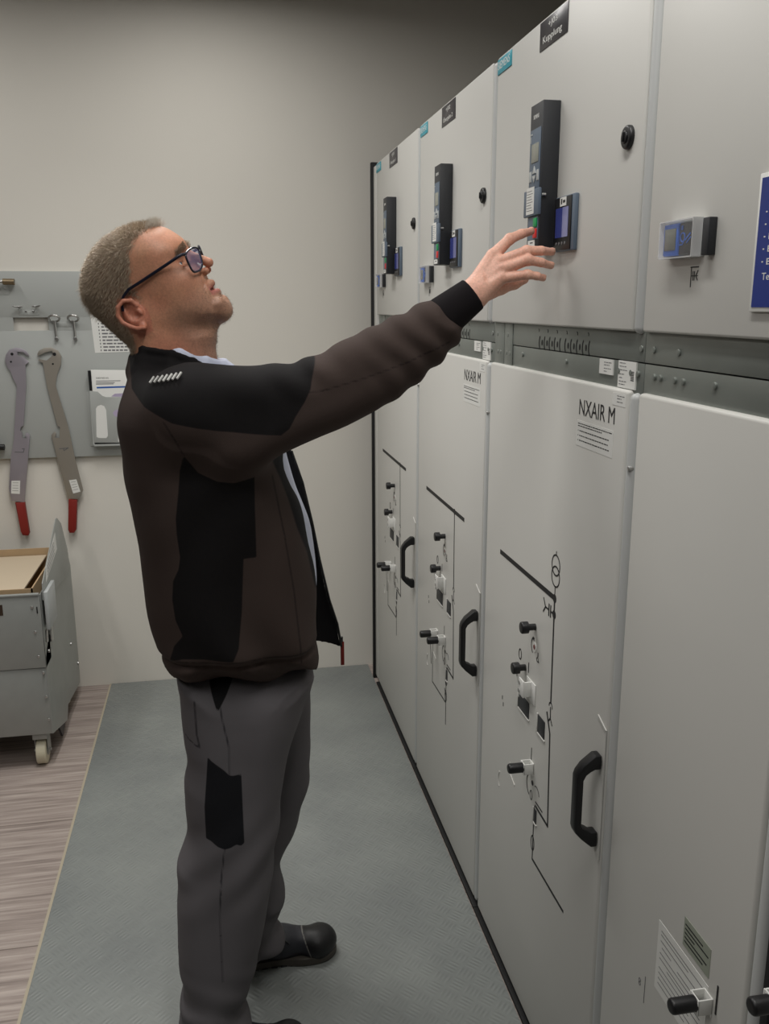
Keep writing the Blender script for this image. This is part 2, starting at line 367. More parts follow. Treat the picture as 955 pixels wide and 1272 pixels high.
def panel(k, yref, W, label, fit):
    root = thing('switchgear_cabinet', (XF+.5, yref-W/2, 0), label, 'electrical cabinet', 'row of grey switchgear cabinets')
    fr = F(yref)
    G(**fr).box(.0006, .03, -1.33, W-.0006, 2.225, -.032).build('cabinet_body', M_paintd, root)
    G(**fr).box(.0006, .0, -1.30, W-.0006, .032, -.004).build('plinth', M_rubber, root)
    G(**fr).box(.0006, .0, -.004, W-.0006, .010, .0095, .002).build('floor_seal', M_rubber, root)
    rails(fr, root, W)
    up = G(**fr).box(.0055, 1.655, -.028, W-.0325, 2.2475, 0, .004, 3).build('upper_door', M_paint, root)
    G(**fr).box(W-.0295, 1.651, -.028, W-.0055, 2.246, .001, .0110, 5).build('upper_door_hinge_profile', M_paintp, root)
    lo = G(**fr).box(.0055, .018, -.028, W-.0325, 1.5585, 0, .006, 3).build('lower_door', M_paint, root)
    G(**fr).box(W-.0295, .018, -.028, W-.0055, 1.556, .001, .0110, 5).build('lower_door_hinge_profile', M_paintp, root)
    if 'logo' in fit:
        l = G(**fr).box(.010, 2.2095, 0, .107, 2.2415, .002, .0005).build('maker_plate', M_teal, root)
        g = G(**fr).text('SIEMENS', .0135, 2.2195, .084, .0165, .0021); g.build('maker_lettering', M_white, l)
    if 'name' in fit:
        n = G(**fr).box(.286, 2.190, 0, .433, 2.2425, .0015, .0004).build('name_plate', M_dark, root)
        l = fit['name']; g = G(**fr).text(l[0], .332, 2.2215, .048, .0135, .0016); g.text(l[1], .305, 2.1965, .100, .0165, .0016); g.build('name_lettering', M_white, n)
    if 'relay' in fit: relay(fr, root, up)
    if 'lock' in fit:
        q = G(**fr).disc(.719, 1.9585, .0185, 0, .008, 28, .004).build('door_lock', M_black, root)
        g = G(**fr).disc(.719, 1.9585, .010, .0075, .0105, 20, .0015); g.box(.717, 1.951, .010, .721, 1.966, .0135, .001); g.build('lock_insert', M_black, q)
    if 'ind' in fit: voltage_indicator(fr, root, k == 4)
    if 'mimic' in fit:
        mimic(fr, root, k)
    return root, fr

def grip_lever(fr, root, a, z, length=.058):
    br = G(**fr); br.box(a-.013, z-.017, 0, a+.011, z+.014, .002, .0005); br.box(a-.013, z-.012, 0, a-.0105, z+.014, .024, .0008); br.box(a+.0085, z-.012, 0, a+.011, z+.014, .024, .0008); br.box(a-.013, z-.012, .021, a+.011, z+.014, .023, .0006)
    b = br.build('lever_bracket', M_white, root)
    G(**fr).disc(a, z, .0045, .002, .030, 12).build('lever_shaft', M_steel, root)
    G(**fr).disc(a, z+.002, .0115, .023, length, 22, .005).build('lever_grip', M_black, root)

def mimic(fr, root, k):
    g = G(**fr); T = .0062
    if k == 3: g.line([(.128, 1.1055), (.489, 1.1055)], .0115)
    else: g.line([(.134, 1.1055), (.592, 1.1055)], .0115)
    g.line([(.489, 1.105), (.493, .873)], T); g.disc(.489, 1.105, .009, 0, .0007)
    if k == 3:
        g.ring(.488, 1.176, .0215, .0032); g.ring(.489, 1.152, .0215, .0032); g.line([(.489, 1.13), (.489, 1.105)], .003); g.line([(.488, 1.198), (.488, 1.205)], .003)
        g.disc(.490, 1.070, .009, 0, .0007); g.line([(.490, 1.070), (.470, 1.070)], .004); g.line([(.470, 1.082), (.470, 1.058)], .005); g.line([(.460, 1.082), (.460, 1.058)], .005)
        g.line([(.456, 1.070), (.440, 1.070)], .004); g.line([(.428, 1.086), (.440, 1.070), (.428, 1.056)], .004)
    g.ring(.493, .864, .009, .003, t0=-.2, t1=3.3, n=12); g.line([(.493, .862), (.494, .838)], .004); g.line([(.483, .826), (.494, .838), (.505, .826)], .0035)
    g.line([(.474, .842), (.495, .802), (.505, .587)], T); g.line([(.505, .587), (.428, .590)], T); g.line([(.470, .600), (.428, .600)], .0035)
    g.line([(.421, .585), (.421, .452)], .0045)
    if k == 3: g.line([(.421, .450), (.610, .452)], T)
    g.ring(.419, .490, .010, .003, ry=.018)
    g.ring(.425, .553, .006, .0025)
    if k != 3:
        g.line([(.241, .62), (.241, .462), (.414, .468)], .0045); g.line([(.421, .452), (.421, .395)], .0055); g.ring(.421, .535, .007, .004); g.line([(.405, .51), (.421, .49)], .006); g.line([(.205, .60), (.222, .52)], .005)
    g.build('mimic_lines', M_print, root)
    kn = G(**fr).disc(.384, 1.004, .0075, 0, .024, 18); kn.disc(.384, 1.004, .0135, .018, .034, 22, .003); kn.build('knob', M_black, root)
    kn = G(**fr).disc(.330, .8855, .0075, 0, .022, 18); kn.disc(.330, .8855, .0135, .016, .032, 22, .003); kn.build('knob', M_black, root)
    e = G(**fr).disc(.386, .957, .011, 0, .0012, 20).build('indicator_window', M_white, root)
    G(**fr).disc(.385, .957, .0055, .0012, .0018, 14).build('red_indicator', mat('dull_red', (120, 60, 58), .5), e)
    g = G(**fr); g.ring(.386, .957, .022, .003, t0=2.0, t1=4.1, n=12); g.poly([(.372, .972), (.381, .978), (.380, .968)], 0, .0006); g.ring(.293, .9035, .0085, .003, ry=.012); g.box(.350, .882, 0, .3535, .906, .0006)
    g.box(.405, .942, 0, .409, .952, .0006); g.box(.408, .930, 0, .414, .934, .0006)
    g.ring(.405, .935, .005, .0018); g.box(.280, .872, 0, .284, .878, .0006); g.ring(.277, .845, .004, .0018); g.box(.318, .83, 0, .322, .845, .0006)
    g.ring(.395, .620, .028, .003, t0=2.0, t1=4.3, n=14); g.ring(.398, .600, .007, .0025, ry=.011); g.box(.389, .715, 0, .392, .681, .0006); g.disc(.404, .634, .006, 0, .0008)
    g.ring(.43, .62, .018, .0022, t0=.2, t1=2.2, n=10); g.box(.172, .735, 0, .176, .745, .0006); g.box(.180, .72, 0, .184, .73, .0006); g.build('printed_markings', M_print, root)
    def window(a0, b0, a1, b1):
        wv = G(**fr).box(a0, b0, 0, a1, b1, .0016, .0004).build('viewing_window', M_char, root)
        g2 = G(**fr); g2.box(a0-.004, b0-.004, 0, a1+.004, b0, .003, .0005); g2.box(a0-.004, b0-.004, 0, a0, b1+.002, .003, .0005); g2.build('window_rim', M_paint, wv)
    window(.294, .772, .365, .812); window(.424, .772, .465, .814); window(.422, .548, .437, .582)
    br = G(**fr); br.box(.345, .822, 0, .402, .872, .002, .0006); br.box(.335, .832, .018, .378, .872, .0215, .0015); br.box(.374, .834, 0, .378, .870, .020, .001); br.box(.338, .822, .018, .348, .834, .021, .001)
    b = br.build('padlock_bracket', M_white, root)
    for z in (.861, .841): G(**fr).disc(.353, z, .0045, .0215, .0232, 14).build('bracket_screw', M_steel, b)
    g = G(**fr); g.ring(.182, .512, .022, .004, 0, .0016, ry=.026, t0=2.2, t1=4.1, n=12); g.line([(.247, .60), (.247, .572)], .003, 0, .0014); g.line([(.247, .572), (.285, .560)], .004, 0, .0014); g.build('pressed_rim', M_paint, root)
    grip_lever(fr, root, .398, .670)
    if k != 3: grip_lever(fr, root, .300, .655)
    # D handle and its raised plate
    g = G(**fr); g.line([(.728, .957), (.764, .943)], .0035, 0, .002); g.line([(.764, .944), (.764, .680)], .0035, 0, .002); g.build('handle_recess_rim', M_paint, root)
    h = G(**fr); bm = h.bm
    def lp(prof, a0, a1):                  # prof: (b, d) outline pairs outer/inner
        vs = [[], []]
        for side_, a in ((0, a0), (1, a1)):
            for b_, d_ in prof: vs[side_].append(bm.verts.new(h.M@Vector((a, b_, d_))))
        n = len(prof)//2
        for j in range(len(prof)): bm.faces.new((vs[0][j], vs[0][(j+1) % len(prof)], vs[1][(j+1) % len(prof)], vs[1][j]))
        for q in range(n-1):
            for sd in (0, 1): bm.faces.new((vs[sd][q], vs[sd][q+1], vs[sd][len(prof)-2-q], vs[sd][len(prof)-1-q]))
    outer = [(.890, .002), (.890, .014), (.872, .036), (.858, .046), (.848, .049), (.744, .049), (.734, .046), (.720, .034), (.702, .014), (.702, .002)]
    inner = [(.862, .002), (.862, .014), (.858, .022), (.852, .030), (.842, .035), (.750, .035), (.742, .031), (.738, .022), (.732, .014), (.732, .002)]
    lp(outer+inner[::-1], .733, .757)
    bmesh.ops.recalc_face_normals(bm, faces=bm.faces)
    bmesh.ops.bevel(bm, geom=[e for e in bm.edges if e.is_manifold and e.calc_face_angle(0) > .9], offset=.003, segments=2, profile=.5, affect='EDGES')
    h.build('door_handle', M_black, root)
    # lettering and stickers
    g = G(**fr); g.text('NXAIR M', .570, 1.4968, .1535, .0285, .0001, .0004); g.build('type_lettering', M_print, root)
    l = G(**fr).box(.562, 1.4375, 0, .722, 1.4855, .0004).build('instruction_label', M_white, root)
    g = G(**fr); small_print(g, .568, .717, [(1.4790, 1), (1.4745, .72)], .0004, .0017); small_print(g, .576, .712, [(1.4655, .95), (1.4565, .93), (1.4475, .97)], .0004, .0019)
    for z in (1.4655, 1.4565, 1.4475): g.box(.569, z, .0004, .571, z+.002, .0006)
    g.build('label_print', M_print, l)
    l = G(**fr).box(.711, 1.5300, 0, .761, 1.5515, .0004).build('type_sticker', M_white, root)
    g = G(**fr); small_print(g, .729, .757, [(1.546, 1), (1.5415, .6), (1.536, .8)], .0004); g.build('sticker_print', M_gprint, l)
    d = -.0085
    l = G(**fr).box(.630, 1.5775, d-.003, .686, 1.6035, d).build('rail_sticker', M_white, root)
    g = G(**fr); small_print(g, .650, .682, [(1.5975, 1), (1.593, .7), (1.587, .9), (1.582, .4)], d); g.build('sticker_print', M_gprint, l)
    l = G(**fr).box(.708, 1.560, d-.003, .774, 1.605, d).build('data_sticker', M_white, root)
    g = G(**fr); small_print(g, .713, .745, [(1.6005, .7), (1.595, .8), (1.589, .9), (1.582, .6), (1.576, .4), (1.57, .9), (1.565, .7)], d); g.build('sticker_print', M_gprint, l)
    g = G(**fr)
    for i in range(6): g.box(.757, 1.574+i*.0028, d, .768, 1.5755+i*.0028, d+.0003)
    g.build('barcode_print', M_print, l)
    q = G(**fr); q.disc(.7895, 1.432, .0045, -.02, .0025, 14, .001); q.build('hinge_screw', M_steel, root)

panel(1, 3.740, .795, 'farthest grey switchgear cabinet, beside the back wall with black edge strip', dict(logo=1, name=('+J01', 'Übergabe 1'), relay=1, lock=1, ind=1, mimic=1))
panel(2, 2.945, .800, 'second grey switchgear cabinet from the back wall, partly behind the raised sleeve', dict(logo=1, name=('+J02', 'Übergabe 2'), relay=1, lock=1, ind=1, mimic=1))
panel(3, 2.145, .800, 'grey switchgear cabinet whose control unit the man is touching', dict(logo=1, name=('+J03', 'Kupplung'), relay=1, lock=1, mimic=1))
r4, f4 = panel(4, 1.345, .461, 'near grey switchgear cabinet with blue sign and clear-covered indicator on its upper door', dict(ind=1))
r5, f5 = panel(5, .872, .80, 'grey cabinet nearest the camera, only its lower edge past a black gap', dict())
G(**f5).box(-.012, .03, -.03, .003, 1.55, -.001, .001).build('gap_shade_strip', M_rubber, r5)  # dark strip standing in for the shade inside the gap
grip_lever(f5, r5, .035, .845, .05)
# end cover and black edge of cabinet 1
e1 = [o for o in bpy.data.objects if o.name == 'switchgear_cabinet'][0]
G().box(XF-.001, 3.745, .02, XF+1.3, 3.80, 2.243, .003).build('end_cover', M_paint, e1)
G().box(XF-.012, 3.800, .0, XF+1.3, 3.820, 2.262, .003).build('black_edge_strip', M_rubber, e1)
# fittings of cabinet 4
sg = G(**f4).box(.300, 1.689, .002, .452, 1.853, .0045, .0008).build('safety_sign', M_white, r4)
G(**f4).box(.3055, 1.6945, .0044, .447, 1.8475, .0052).build('sign_field', M_sign, sg)
g = G(**f4)
for tx, z, wd in [('Vor Beginn', 1.817, .085)]: g.text(tx, .323, z, wd, .0085, .0052)
for tx, z in [('Freischalten', 1.8035), ('Sichern', 1.7890), ('Feststellen', 1.7745), ('Erden', 1.7600), ('Benachbarte', 1.7450)]:
    g.box(.3195, z+.0028, .0052, .3225, z+.0044, .0055); g.text(tx, .3295, z, .009*len(tx), .0075, .0052)
g.text('Teile abdecken', .3225, 1.727, .09, .0085, .0052)
g.build('sign_lettering', M_white, sg)
l = G(**f4).box(.195, .60, 0, .345, .7265, .0005).build('instruction_label', M_white, r4)
g = G(**f4)
for z, a0, a1 in [(.712, .205, .335), (.705, .205, .290), (.694, .205, .33), (.684, .21, .24), (.680, .26, .335), (.672, .205, .33), (.662, .205, .29), (.655, .23, .33), (.645, .205, .33), (.635, .205, .30), (.625, .205, .33), (.615, .205, .29)]: g.box(a0, z, .0005, a1, z+.0016, .0007)
g.build('label_print', M_gprint, l)
l = G(**f4).box(.268, .739, 0, .343, .788, .0006).build('rating_label', M_pgrey, r4)
g = G(**f4)
for i, (a0, a1) in enumerate([(.272, .322), (.272, .338), (.272, .30), (.272, .335), (.272, .325)]): g.box(a0, .776-i*.0072, .0006, a1, .7785-i*.0072, .0008)
g.build('label_print', M_print, l)
grip_lever(f4, r4, .348, .704, .062)
G(**f4).box(.366, .70, 0, .369, .748, .0012).build('engraved_line', M_print, r4)
g = G(**f4); g.line([(.165, .592), (.165, .540)], .0012); g.ring(.147, .571, .003, .0012); g.ring(.147, .564, .003, .0012); g.build('door_marks', M_gprint, r4)

# ------------------------------------------------------------------ tool board on the back wall
def WP(x, y, Y=3.935): p = at(x, y, Y); return (float(p[0]), float(p[2]))
BW = dict(org=(0, YB, 0), ax=(1, 0, 0), ay=(0, 0, 1), az=(0, -1, 0))
bd = thing('tool_board', (-.75, YB, 1.45), 'wide grey sheet-metal tool board mounted on the white back wall', 'board')
c0, c1 = WP(16, 394.5, 3.94), WP(61, 410.5, 3.94)
zt, zb_, xl, xr = 1.831, 1.064, -1.75, -.23
g = G(**BW)
g.box(xl, c0[1], .018, xr, zt, .021, .0008); g.box(xl, zb_, .018, xr, c1[1], .021, .0008); g.box(xl, c1[1]-.001, .018, c0[0], c0[1]+.001, .021); g.box(c1[0], c1[1]-.001, .018, xr, c0[1]+.001, .021)
g.build('board_sheet', M_board, bd)
g = G(**BW); g.box(xl, zt-.003, .002, xr, zt, .02); g.box(xl, zb_, .002, xr, zb_+.003, .02); g.box(xr-.003, zb_, .002, xr, zt, .02); g.build('board_return', M_board, bd)
def hookpart(x, y, ang):
    p = WP(x, y); g = G(**BW); g.tube([(p[0], p[1], .02), (p[0], p[1], .045), (p[0]+.02*ang, p[1]+.004, .055)], .003); g.box(p[0]-.012, p[1]-.002, .036, p[0]+.014, p[1]+.004, .05, .001)
    g.build('hook', M_steel, bd)
hookpart(24, 381.5, -1); hookpart(45, 381, 1)
for x, y in [(32, 386.5), (41, 386.5), (6, 358.5), (0, 358.5)]: p = WP(x, y); G(**BW).disc(p[0], p[1], .004, .021, .026, 12, .001).build('board_screw', M_steel, bd)
g = G(**BW); p = WP(24, 391); q = WP(48, 387); g.box(p[0], p[1]-.002, .021, q[0], q[1]+.004, .0225, .0004); g.build('hook_plate', M_board, bd)
g = G(**BW); p = WP(70, 406); q = WP(88, 400); g.box(p[0], p[1], .021, q[0], q[1], .0225, .0004); g.build('hook_plate', M_board, bd)
g = G(**BW); p = WP(-14, 366); q = WP(10, 350); g.box(p[0], p[1], .021, q[0], q[1], .0225, .0004); g.build('hook_plate', M_board, bd)

# two switching levers
def lever(px, grip, holes, sticker, mark, m, label, swap=False):
    pts = [WP(x, y) for x, y in px]
    t = thing('operating_lever', (float(np.mean([p[0] for p in pts])), 3.93, min(p[1] for p in pts)), label, 'lever')
    G(**BW).poly(pts, .027, .033, .0008).build('lever_blade', m, t)
    gp = [WP(x, y) for x, y in grip]; G(**BW).poly(gp, .021, .039, .004).build('grip', M_redh, t)
    for x, y, r in holes:
        p = WP(x, y); G(**BW).disc(p[0], p[1], r, .0328, .0336, 16).build('hole', M_rubber, t)
    s = [WP(x, y) for x, y in sticker]; s_ = G(**BW).poly(s, .0329, .0336).build('sticker', M_white, t)
    g = G(**BW)
    for i in range(4):
        f = (i+.8)/5; a = Vector(s[0]).lerp(Vector(s[3]), f); b = Vector(s[1]).lerp(Vector(s[2]), f); g.line([tuple(a.lerp(b, .15)), tuple(a.lerp(b, .8))], .0015, .0336, .0338)
    g.build('sticker_print', M_gprint, s_)
    g = G(**BW); g.line([WP(x, y) for x, y in mark], .003, .0328, .0336); g.build('engraved_mark', M_gprint, t)
    return t
z = lambda L: [(x/3.533, 320+y/3.533) for x, y in L]
lever(z([(130, 432), (118, 412), (98, 400), (70, 394), (42, 404), (26, 428), (24, 452), (32, 480), (48, 498), (58, 530), (76, 560), (62, 800), (48, 880), (40, 1010), (52, 1066), (108, 1074), (122, 900), (132, 778), (118, 768), (110, 778), (120, 792), (98, 792), (98, 770), (88, 756), (92, 742), (104, 738), (116, 560), (112, 470), (128, 458), (110, 440), (78, 428), (76, 412), (104, 414), (116, 428)]),
      z([(68, 1074), (110, 1072), (132, 1206), (126, 1218), (100, 1216), (94, 1200)]), [(15.3, 439.7, .006), (14, 449.3, .004)], z([(52, 978), (90, 978), (88, 1036), (50, 1034)]),
      z([(66, 852), (104, 853), (108, 838), (98, 838)]), M_tool, 'left lilac-tinted steel lever with a red grip hanging on the board')
lever(z([(164, 424), (172, 408), (196, 396), (226, 394), (256, 408), (270, 434), (268, 470), (250, 516), (244, 560), (300, 740), (330, 880), (366, 1020), (346, 1058), (300, 1058), (262, 920), (226, 778), (240, 762), (248, 772), (242, 790), (262, 792), (262, 768), (266, 744), (252, 736), (206, 560), (190, 462), (168, 452), (172, 444), (206, 452), (238, 424), (228, 408), (196, 416), (170, 432)]),
      z([(302, 1058), (340, 1062), (336, 1192), (326, 1206), (306, 1206), (300, 1192)]), [(67.9, 439.9, .007), (66, 452, .004)], z([(304, 976), (336, 972), (354, 1026), (322, 1034)]),
      z([(262, 838), (300, 834), (282, 846), (280, 836)]), M_tool2, 'right greyish-tan steel lever with a red grip hanging on the board')
for i, (x, lb) in enumerate([(68, 'left of two bright ring-topped keys hanging beside the board cut-out'), (91.5, 'right of two bright ring-topped keys hanging beside the board cut-out')]):
    p = WP(x, 396); t = thing('crank_key', (p[0], 3.92, p[1]-.08), lb, 'key', 'ring-topped keys on the board')
    g = G(**BW); n = 20
    g.tube([(p[0]+.022*math.cos(2*math.pi*k/n), p[1]+.002+.013*math.sin(2*math.pi*k/n), .042+.014*math.sin(2*math.pi*k/n+.5)) for k in range(n+1)], .0045, 8); g.build('ring_grip', M_steel, t)
    G(**BW).tube([(p[0], p[1]-.008, .036), (p[0]+.001, p[1]-.078, .030)], .0055).build('shank', M_steel, t)
    G(**BW).disc(p[0]+.001, p[1]-.08, .0075, .022, .038, 14, .001).build('socket_tip', M_steel, t)
p = WP(12, 350); t = thing('socket_wrench', (p[0], 3.92, p[1]-.02), 'bronze-tipped socket tool on hooks at the top left of the board', 'tool')
G(**BW).tube([(p[0]-.16, p[1], .045), (p[0]-.02, p[1], .045)], .006).build('rod', M_steel, t)
G(**BW).tube([(p[0]-.022, p[1], .045), (p[0]+.022, p[1]-.001, .045)], .0125, 14).build('socket', M_brass, t)
p = WP(-4, 555); t = thing('black_plug', (p[0], 3.91, p[1]), 'black cylindrical grip jutting from the board at the photo edge', 'grip')
G(**BW).tube([(p[0]-.07, p[1], .04), (p[0]+.034, p[1], .045)], .013, 14, rs=None).build('grip', M_black, t)
G(**BW).tube([(p[0]-.06, p[1], .02), (p[0]-.06, p[1], .04)], .006).build('peg', M_steel, t)

# notice, pocket, booklet
t = thing('notice_sheet', (-.42, 3.94, 1.49), 'white printed list sheet fixed to the board behind the man\'s head', 'paper')
a = [WP(111, 383, 3.94), WP(176, 383, 3.94), WP(176, 436.5, 3.94), WP(118, 438.5, 3.94)]
G(**BW).poly(a, .0212, .0218).build('sheet', M_white, t)
g = G(**BW)
for i in range(9):
    x0 = 121.5+i*.45; y = 402+i*4.15; p = WP(x0, y, 3.94); q = WP(168, y-.8, 3.94); g.box(p[0], p[1]-.0035, .0218, p[0]+.004, p[1]+.0035, .022)
    aa = p[0]+.012
    while aa < q[0]-.02-.01*(i % 3):
        l = random.uniform(.010, .026); g.box(aa, p[1]-.003, .0218, aa+l, p[1]+.003, .022); aa += l+.004
g.build('sheet_print', M_gprint, t)
pk = thing('document_pocket', (-.42, 3.93, 1.11), 'grey plastic document pocket with oval cut-outs on the board', 'document holder')
z2 = lambda L, Y=3.90: [WP(100+x/7.06, 380+y/7.06, Y) for x, y in L]
front = z2([(78, 745), (150, 752), (190, 790), (225, 802), (360, 800), (520, 800), (520, 1200), (122, 1200), (100, 980)])
g = G(**BW); g.poly(front, .058, .061, .0008); g.build('pocket_front', M_board, pk)
p = WP(107, 490, 3.93); g = G(**BW); g.box(p[0], 1.108, .021, -.30, 1.340, .024, .001); g.box(-.525, 1.112, .021, -.30, 1.120, .060); g.box(-.530, 1.115, .021, -.524, 1.33, .058); g.build('pocket_back', M_board, pk)
def cut(L, m):
    G(**BW).poly(z2(L), .0608, .0613).build('cut_out', m, pk)
cut([(140, 1150), (135, 900), (150, 878), (180, 868), (208, 880), (225, 915), (240, 1140), (225, 1160), (160, 1158)], M_white)
cut([(282, 940), (300, 915), (335, 908), (400, 910), (400, 975), (340, 980), (300, 968)], M_lilac)
cut([(330, 1190), (330, 1100), (350, 1070), (420, 1070), (420, 1192)], M_white)
bk = thing('booklet', (-.43, 3.92, 1.13), 'white booklet with a black spine and blue stripe standing in the grey pocket', 'booklet')
c = z2([(88, 562), (540, 566), (540, 1150), (130, 1150)], 3.912)
G(**BW).poly(c, .040, .054, .0006).build('pages', M_white, bk)
c = z2([(64, 568), (92, 566), (106, 745), (82, 748)], 3.912); G(**BW).poly(c, .038, .0555).build('spine', M_black, bk)
p = z2([(136, 640)], 3.908)[0]; q = z2([(245, 625)], 3.908)[0]
g = G(**BW); g.text('SIEMENS', p[0], p[1], q[0]-p[0], q[1]-p[1], .054); g.build('title_lettering', M_print, bk)
g = G(**BW)
for yy, x1 in ((659, 350), (675, 300), (686, 290)): p = z2([(136, yy)], 3.908)[0]; q = z2([(x1, yy)], 3.908)[0]; g.box(p[0], p[1]-.0016, .054, q[0], p[1]+.0012, .0543)
g.build('title_print', M_gprint, bk)
G(**BW).poly(z2([(142, 710), (520, 698), (520, 712), (142, 724)], 3.908), .054, .0543).build('blue_stripe', M_bar, bk)
G(**BW).poly(z2([(268, 795), (300, 770), (400, 764), (440, 800)], 3.908), .054, .0543).build('cover_picture', M_lilac, bk)

# ------------------------------------------------------------------ service cart
XR = -.660; YF = 3.215; YR = 3.88; XLc = -1.45
ct = thing('service_cart', ((XR+XLc)/2, (YF+YR)/2, 0), 'galvanized steel service cart on a cream wheel by the back wall', 'cart')
G().box(XLc, YF, .405, XR, YF+.003, .685, .001).build('upper_front_sheet', M_galv, ct)
G().box(XLc, YF+.004, .140, XR-.004, YF+.007, .402, .001).build('lower_front_sheet', M_galv, ct)
g = G(); g.box(XR-.003, YF, .405, XR, YF+.10, .685, .001); g.build('corner_upright', M_galv, ct)
g = G(org=(XR, 0, 0), ax=(0, 1, 0), ay=(0, 0, 1), az=(1, 0, 0))
g.poly([(YF+.004, .14), (YF+.30, .05), (YF+.34, .10), (YR-.01, .06), (YR, .10), (YR, .60), (YR-.05, .675), (YF+.30, .655), (YF+.004, .44)], -.004, 0); g.build('side_sheet', M_galv, ct)
G().box(XLc, YR-.003, .10, XR-.005, YR, .66, .001).build('rear_sheet', M_galv, ct)
G().box(XLc, YF+.01, .140, XR-.006, YR-.005, .150, .001).build('bottom_sheet', M_galv, ct)
G().box(XLc, YF+.10, .40, XR-.006, YR-.01, .408, .001).build('inner_shelf', M_galv, ct)
G().box(XLc, YF-.004, .682, XR-.004, YF+.012, .690, .002).build('front_rim', M_galv, ct)
g = G(org=(0, YF, 0), ax=(1, 0, 0), ay=(0, 0, 1), az=(0, -1, 0))
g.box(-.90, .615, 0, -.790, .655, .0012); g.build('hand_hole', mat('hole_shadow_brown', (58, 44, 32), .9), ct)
for x, zz in [(-.69, .640), (-.687, .545), (-.684, .450), (-.672, .385), (-.671, .290), (-.669, .200)]:
    G(org=(0, YF, 0), ax=(1, 0, 0), ay=(0, 0, 1), az=(0, -1, 0)).disc(x, zz, .005, -.004, .004, 12, .0015).build('rivet', M_steel, ct)
G(org=(0, YF, 0), ax=(1, 0, 0), ay=(0, 0, 1), az=(0, -1, 0)).box(-.676, .615, 0, -.672, .640, .0012).build('slot', M_rubber, ct)
# raised end flap with a label
CX = dict(org=(XR, 0, 0), ax=(0, 1, 0), ay=(0, 0, 1), az=(1, 0, 0))
fl = G(**CX).poly([(YF+.01, .66), (YF+.02, .72), (3.60, .875), (3.625, .87), (3.70, .83), (3.79, .70), (3.80, .62), (3.70, .60)], .006, .009, .0006).build('end_flap', M_galv, ct)
G(**CX).poly([(3.30, .705), (3.32, .755), (3.55, .83), (3.56, .76)], .009, .0096).build('flap_label', M_white, fl)
g = G(**CX)
for i in range(4): g.line([(3.34, .72+i*.012), (3.50, .76+i*.014)], .003, .0096, .0099)
g.build('label_print', M_gprint, fl)
G(**CX).box(YF+.01, .545, .010, YF+.16, .690, .024, .003).build('label_holder', M_lgrey, ct)
g = G(**CX); g.box(YF+.03, .49, 0, YF+.05, .535, .006, .001); g.box(YF+.09, .47, 0, YF+.115, .55, .012, .002); g.build('latch', M_steel, ct)
for y, zz in ((YF+.05, .45), (3.72, .30), (3.75, .62), (YR-.03, .16)): G(**CX).disc(y, zz, .007, 0, .006, 12, .001).build('rivet', M_steel, ct)
def caster(x, y, lab=None):
    w_ = G(org=(x, y, 0), ax=(0, 1, 0), ay=(0, 0, 1), az=(1, 0, 0)); w_.disc(0, .052, .052, -.017, .017, 32, .006); w_ = w_.build('wheel', M_nylon, ct)
    G(org=(x, y, 0), ax=(0, 1, 0), ay=(0, 0, 1), az=(1, 0, 0)).disc(0, .052, .022, .0165, .0185, 20).build('hub', M_lgrey, w_)
    g = G(); g.box(x-.024, y-.03, .108, x+.024, y+.045, .113, .001); g.box(x-.024, y-.022, .04, x-.021, y+.03, .112, .001); g.box(x+.021, y-.022, .04, x+.024, y+.03, .112, .001); g.box(x-.026, y-.04, .1128, x+.026, y+.05, .14, .001); g.build('caster_fork', M_galv, ct)
    G(org=(x, y, 0), ax=(0, 1, 0), ay=(0, 0, 1), az=(1, 0, 0)).disc(0, .052, .006, -.03, .03, 12).build('axle', M_steel, ct)
caster(-.712, 3.272)
caster(-.712, 3.80)
caster(-1.38, 3.272)
G(**CX).poly([(YF+.11, .14), (YF+.20, .03), (YF+.26, .05), (YF+.24, .16)], -.012, -.004).build('foot_bracket', mat('dark_steel', (60, 60, 62), .5, metal=.5), ct)
cb = thing('cardboard_box', (-1.05, 3.5, .43), 'open brown cardboard box sitting inside the galvanized cart', 'box')
g = G(); x0, x1, y0, y1, z0, z1 = -1.42, -.69, YF+.03, YR-.06, .409, .70
for b in [(x0, y0, x1, y0+.005), (x0, y1-.005, x1, y1), (x0, y0, x0+.005, y1), (x1-.005, y0, x1, y1)]: g.box(b[0], b[1], z0, b[2], b[3], z1)
g.box(x0, y0, z0, x1, y1, z0+.005); g.build('carton_walls', M_card, cb)
G().box(x0+.006, y0+.05, .665, x1-.05, y1-.01, .671).build('carton_flap', mat('pale_cardboard', (196, 180, 156), .8), cb)

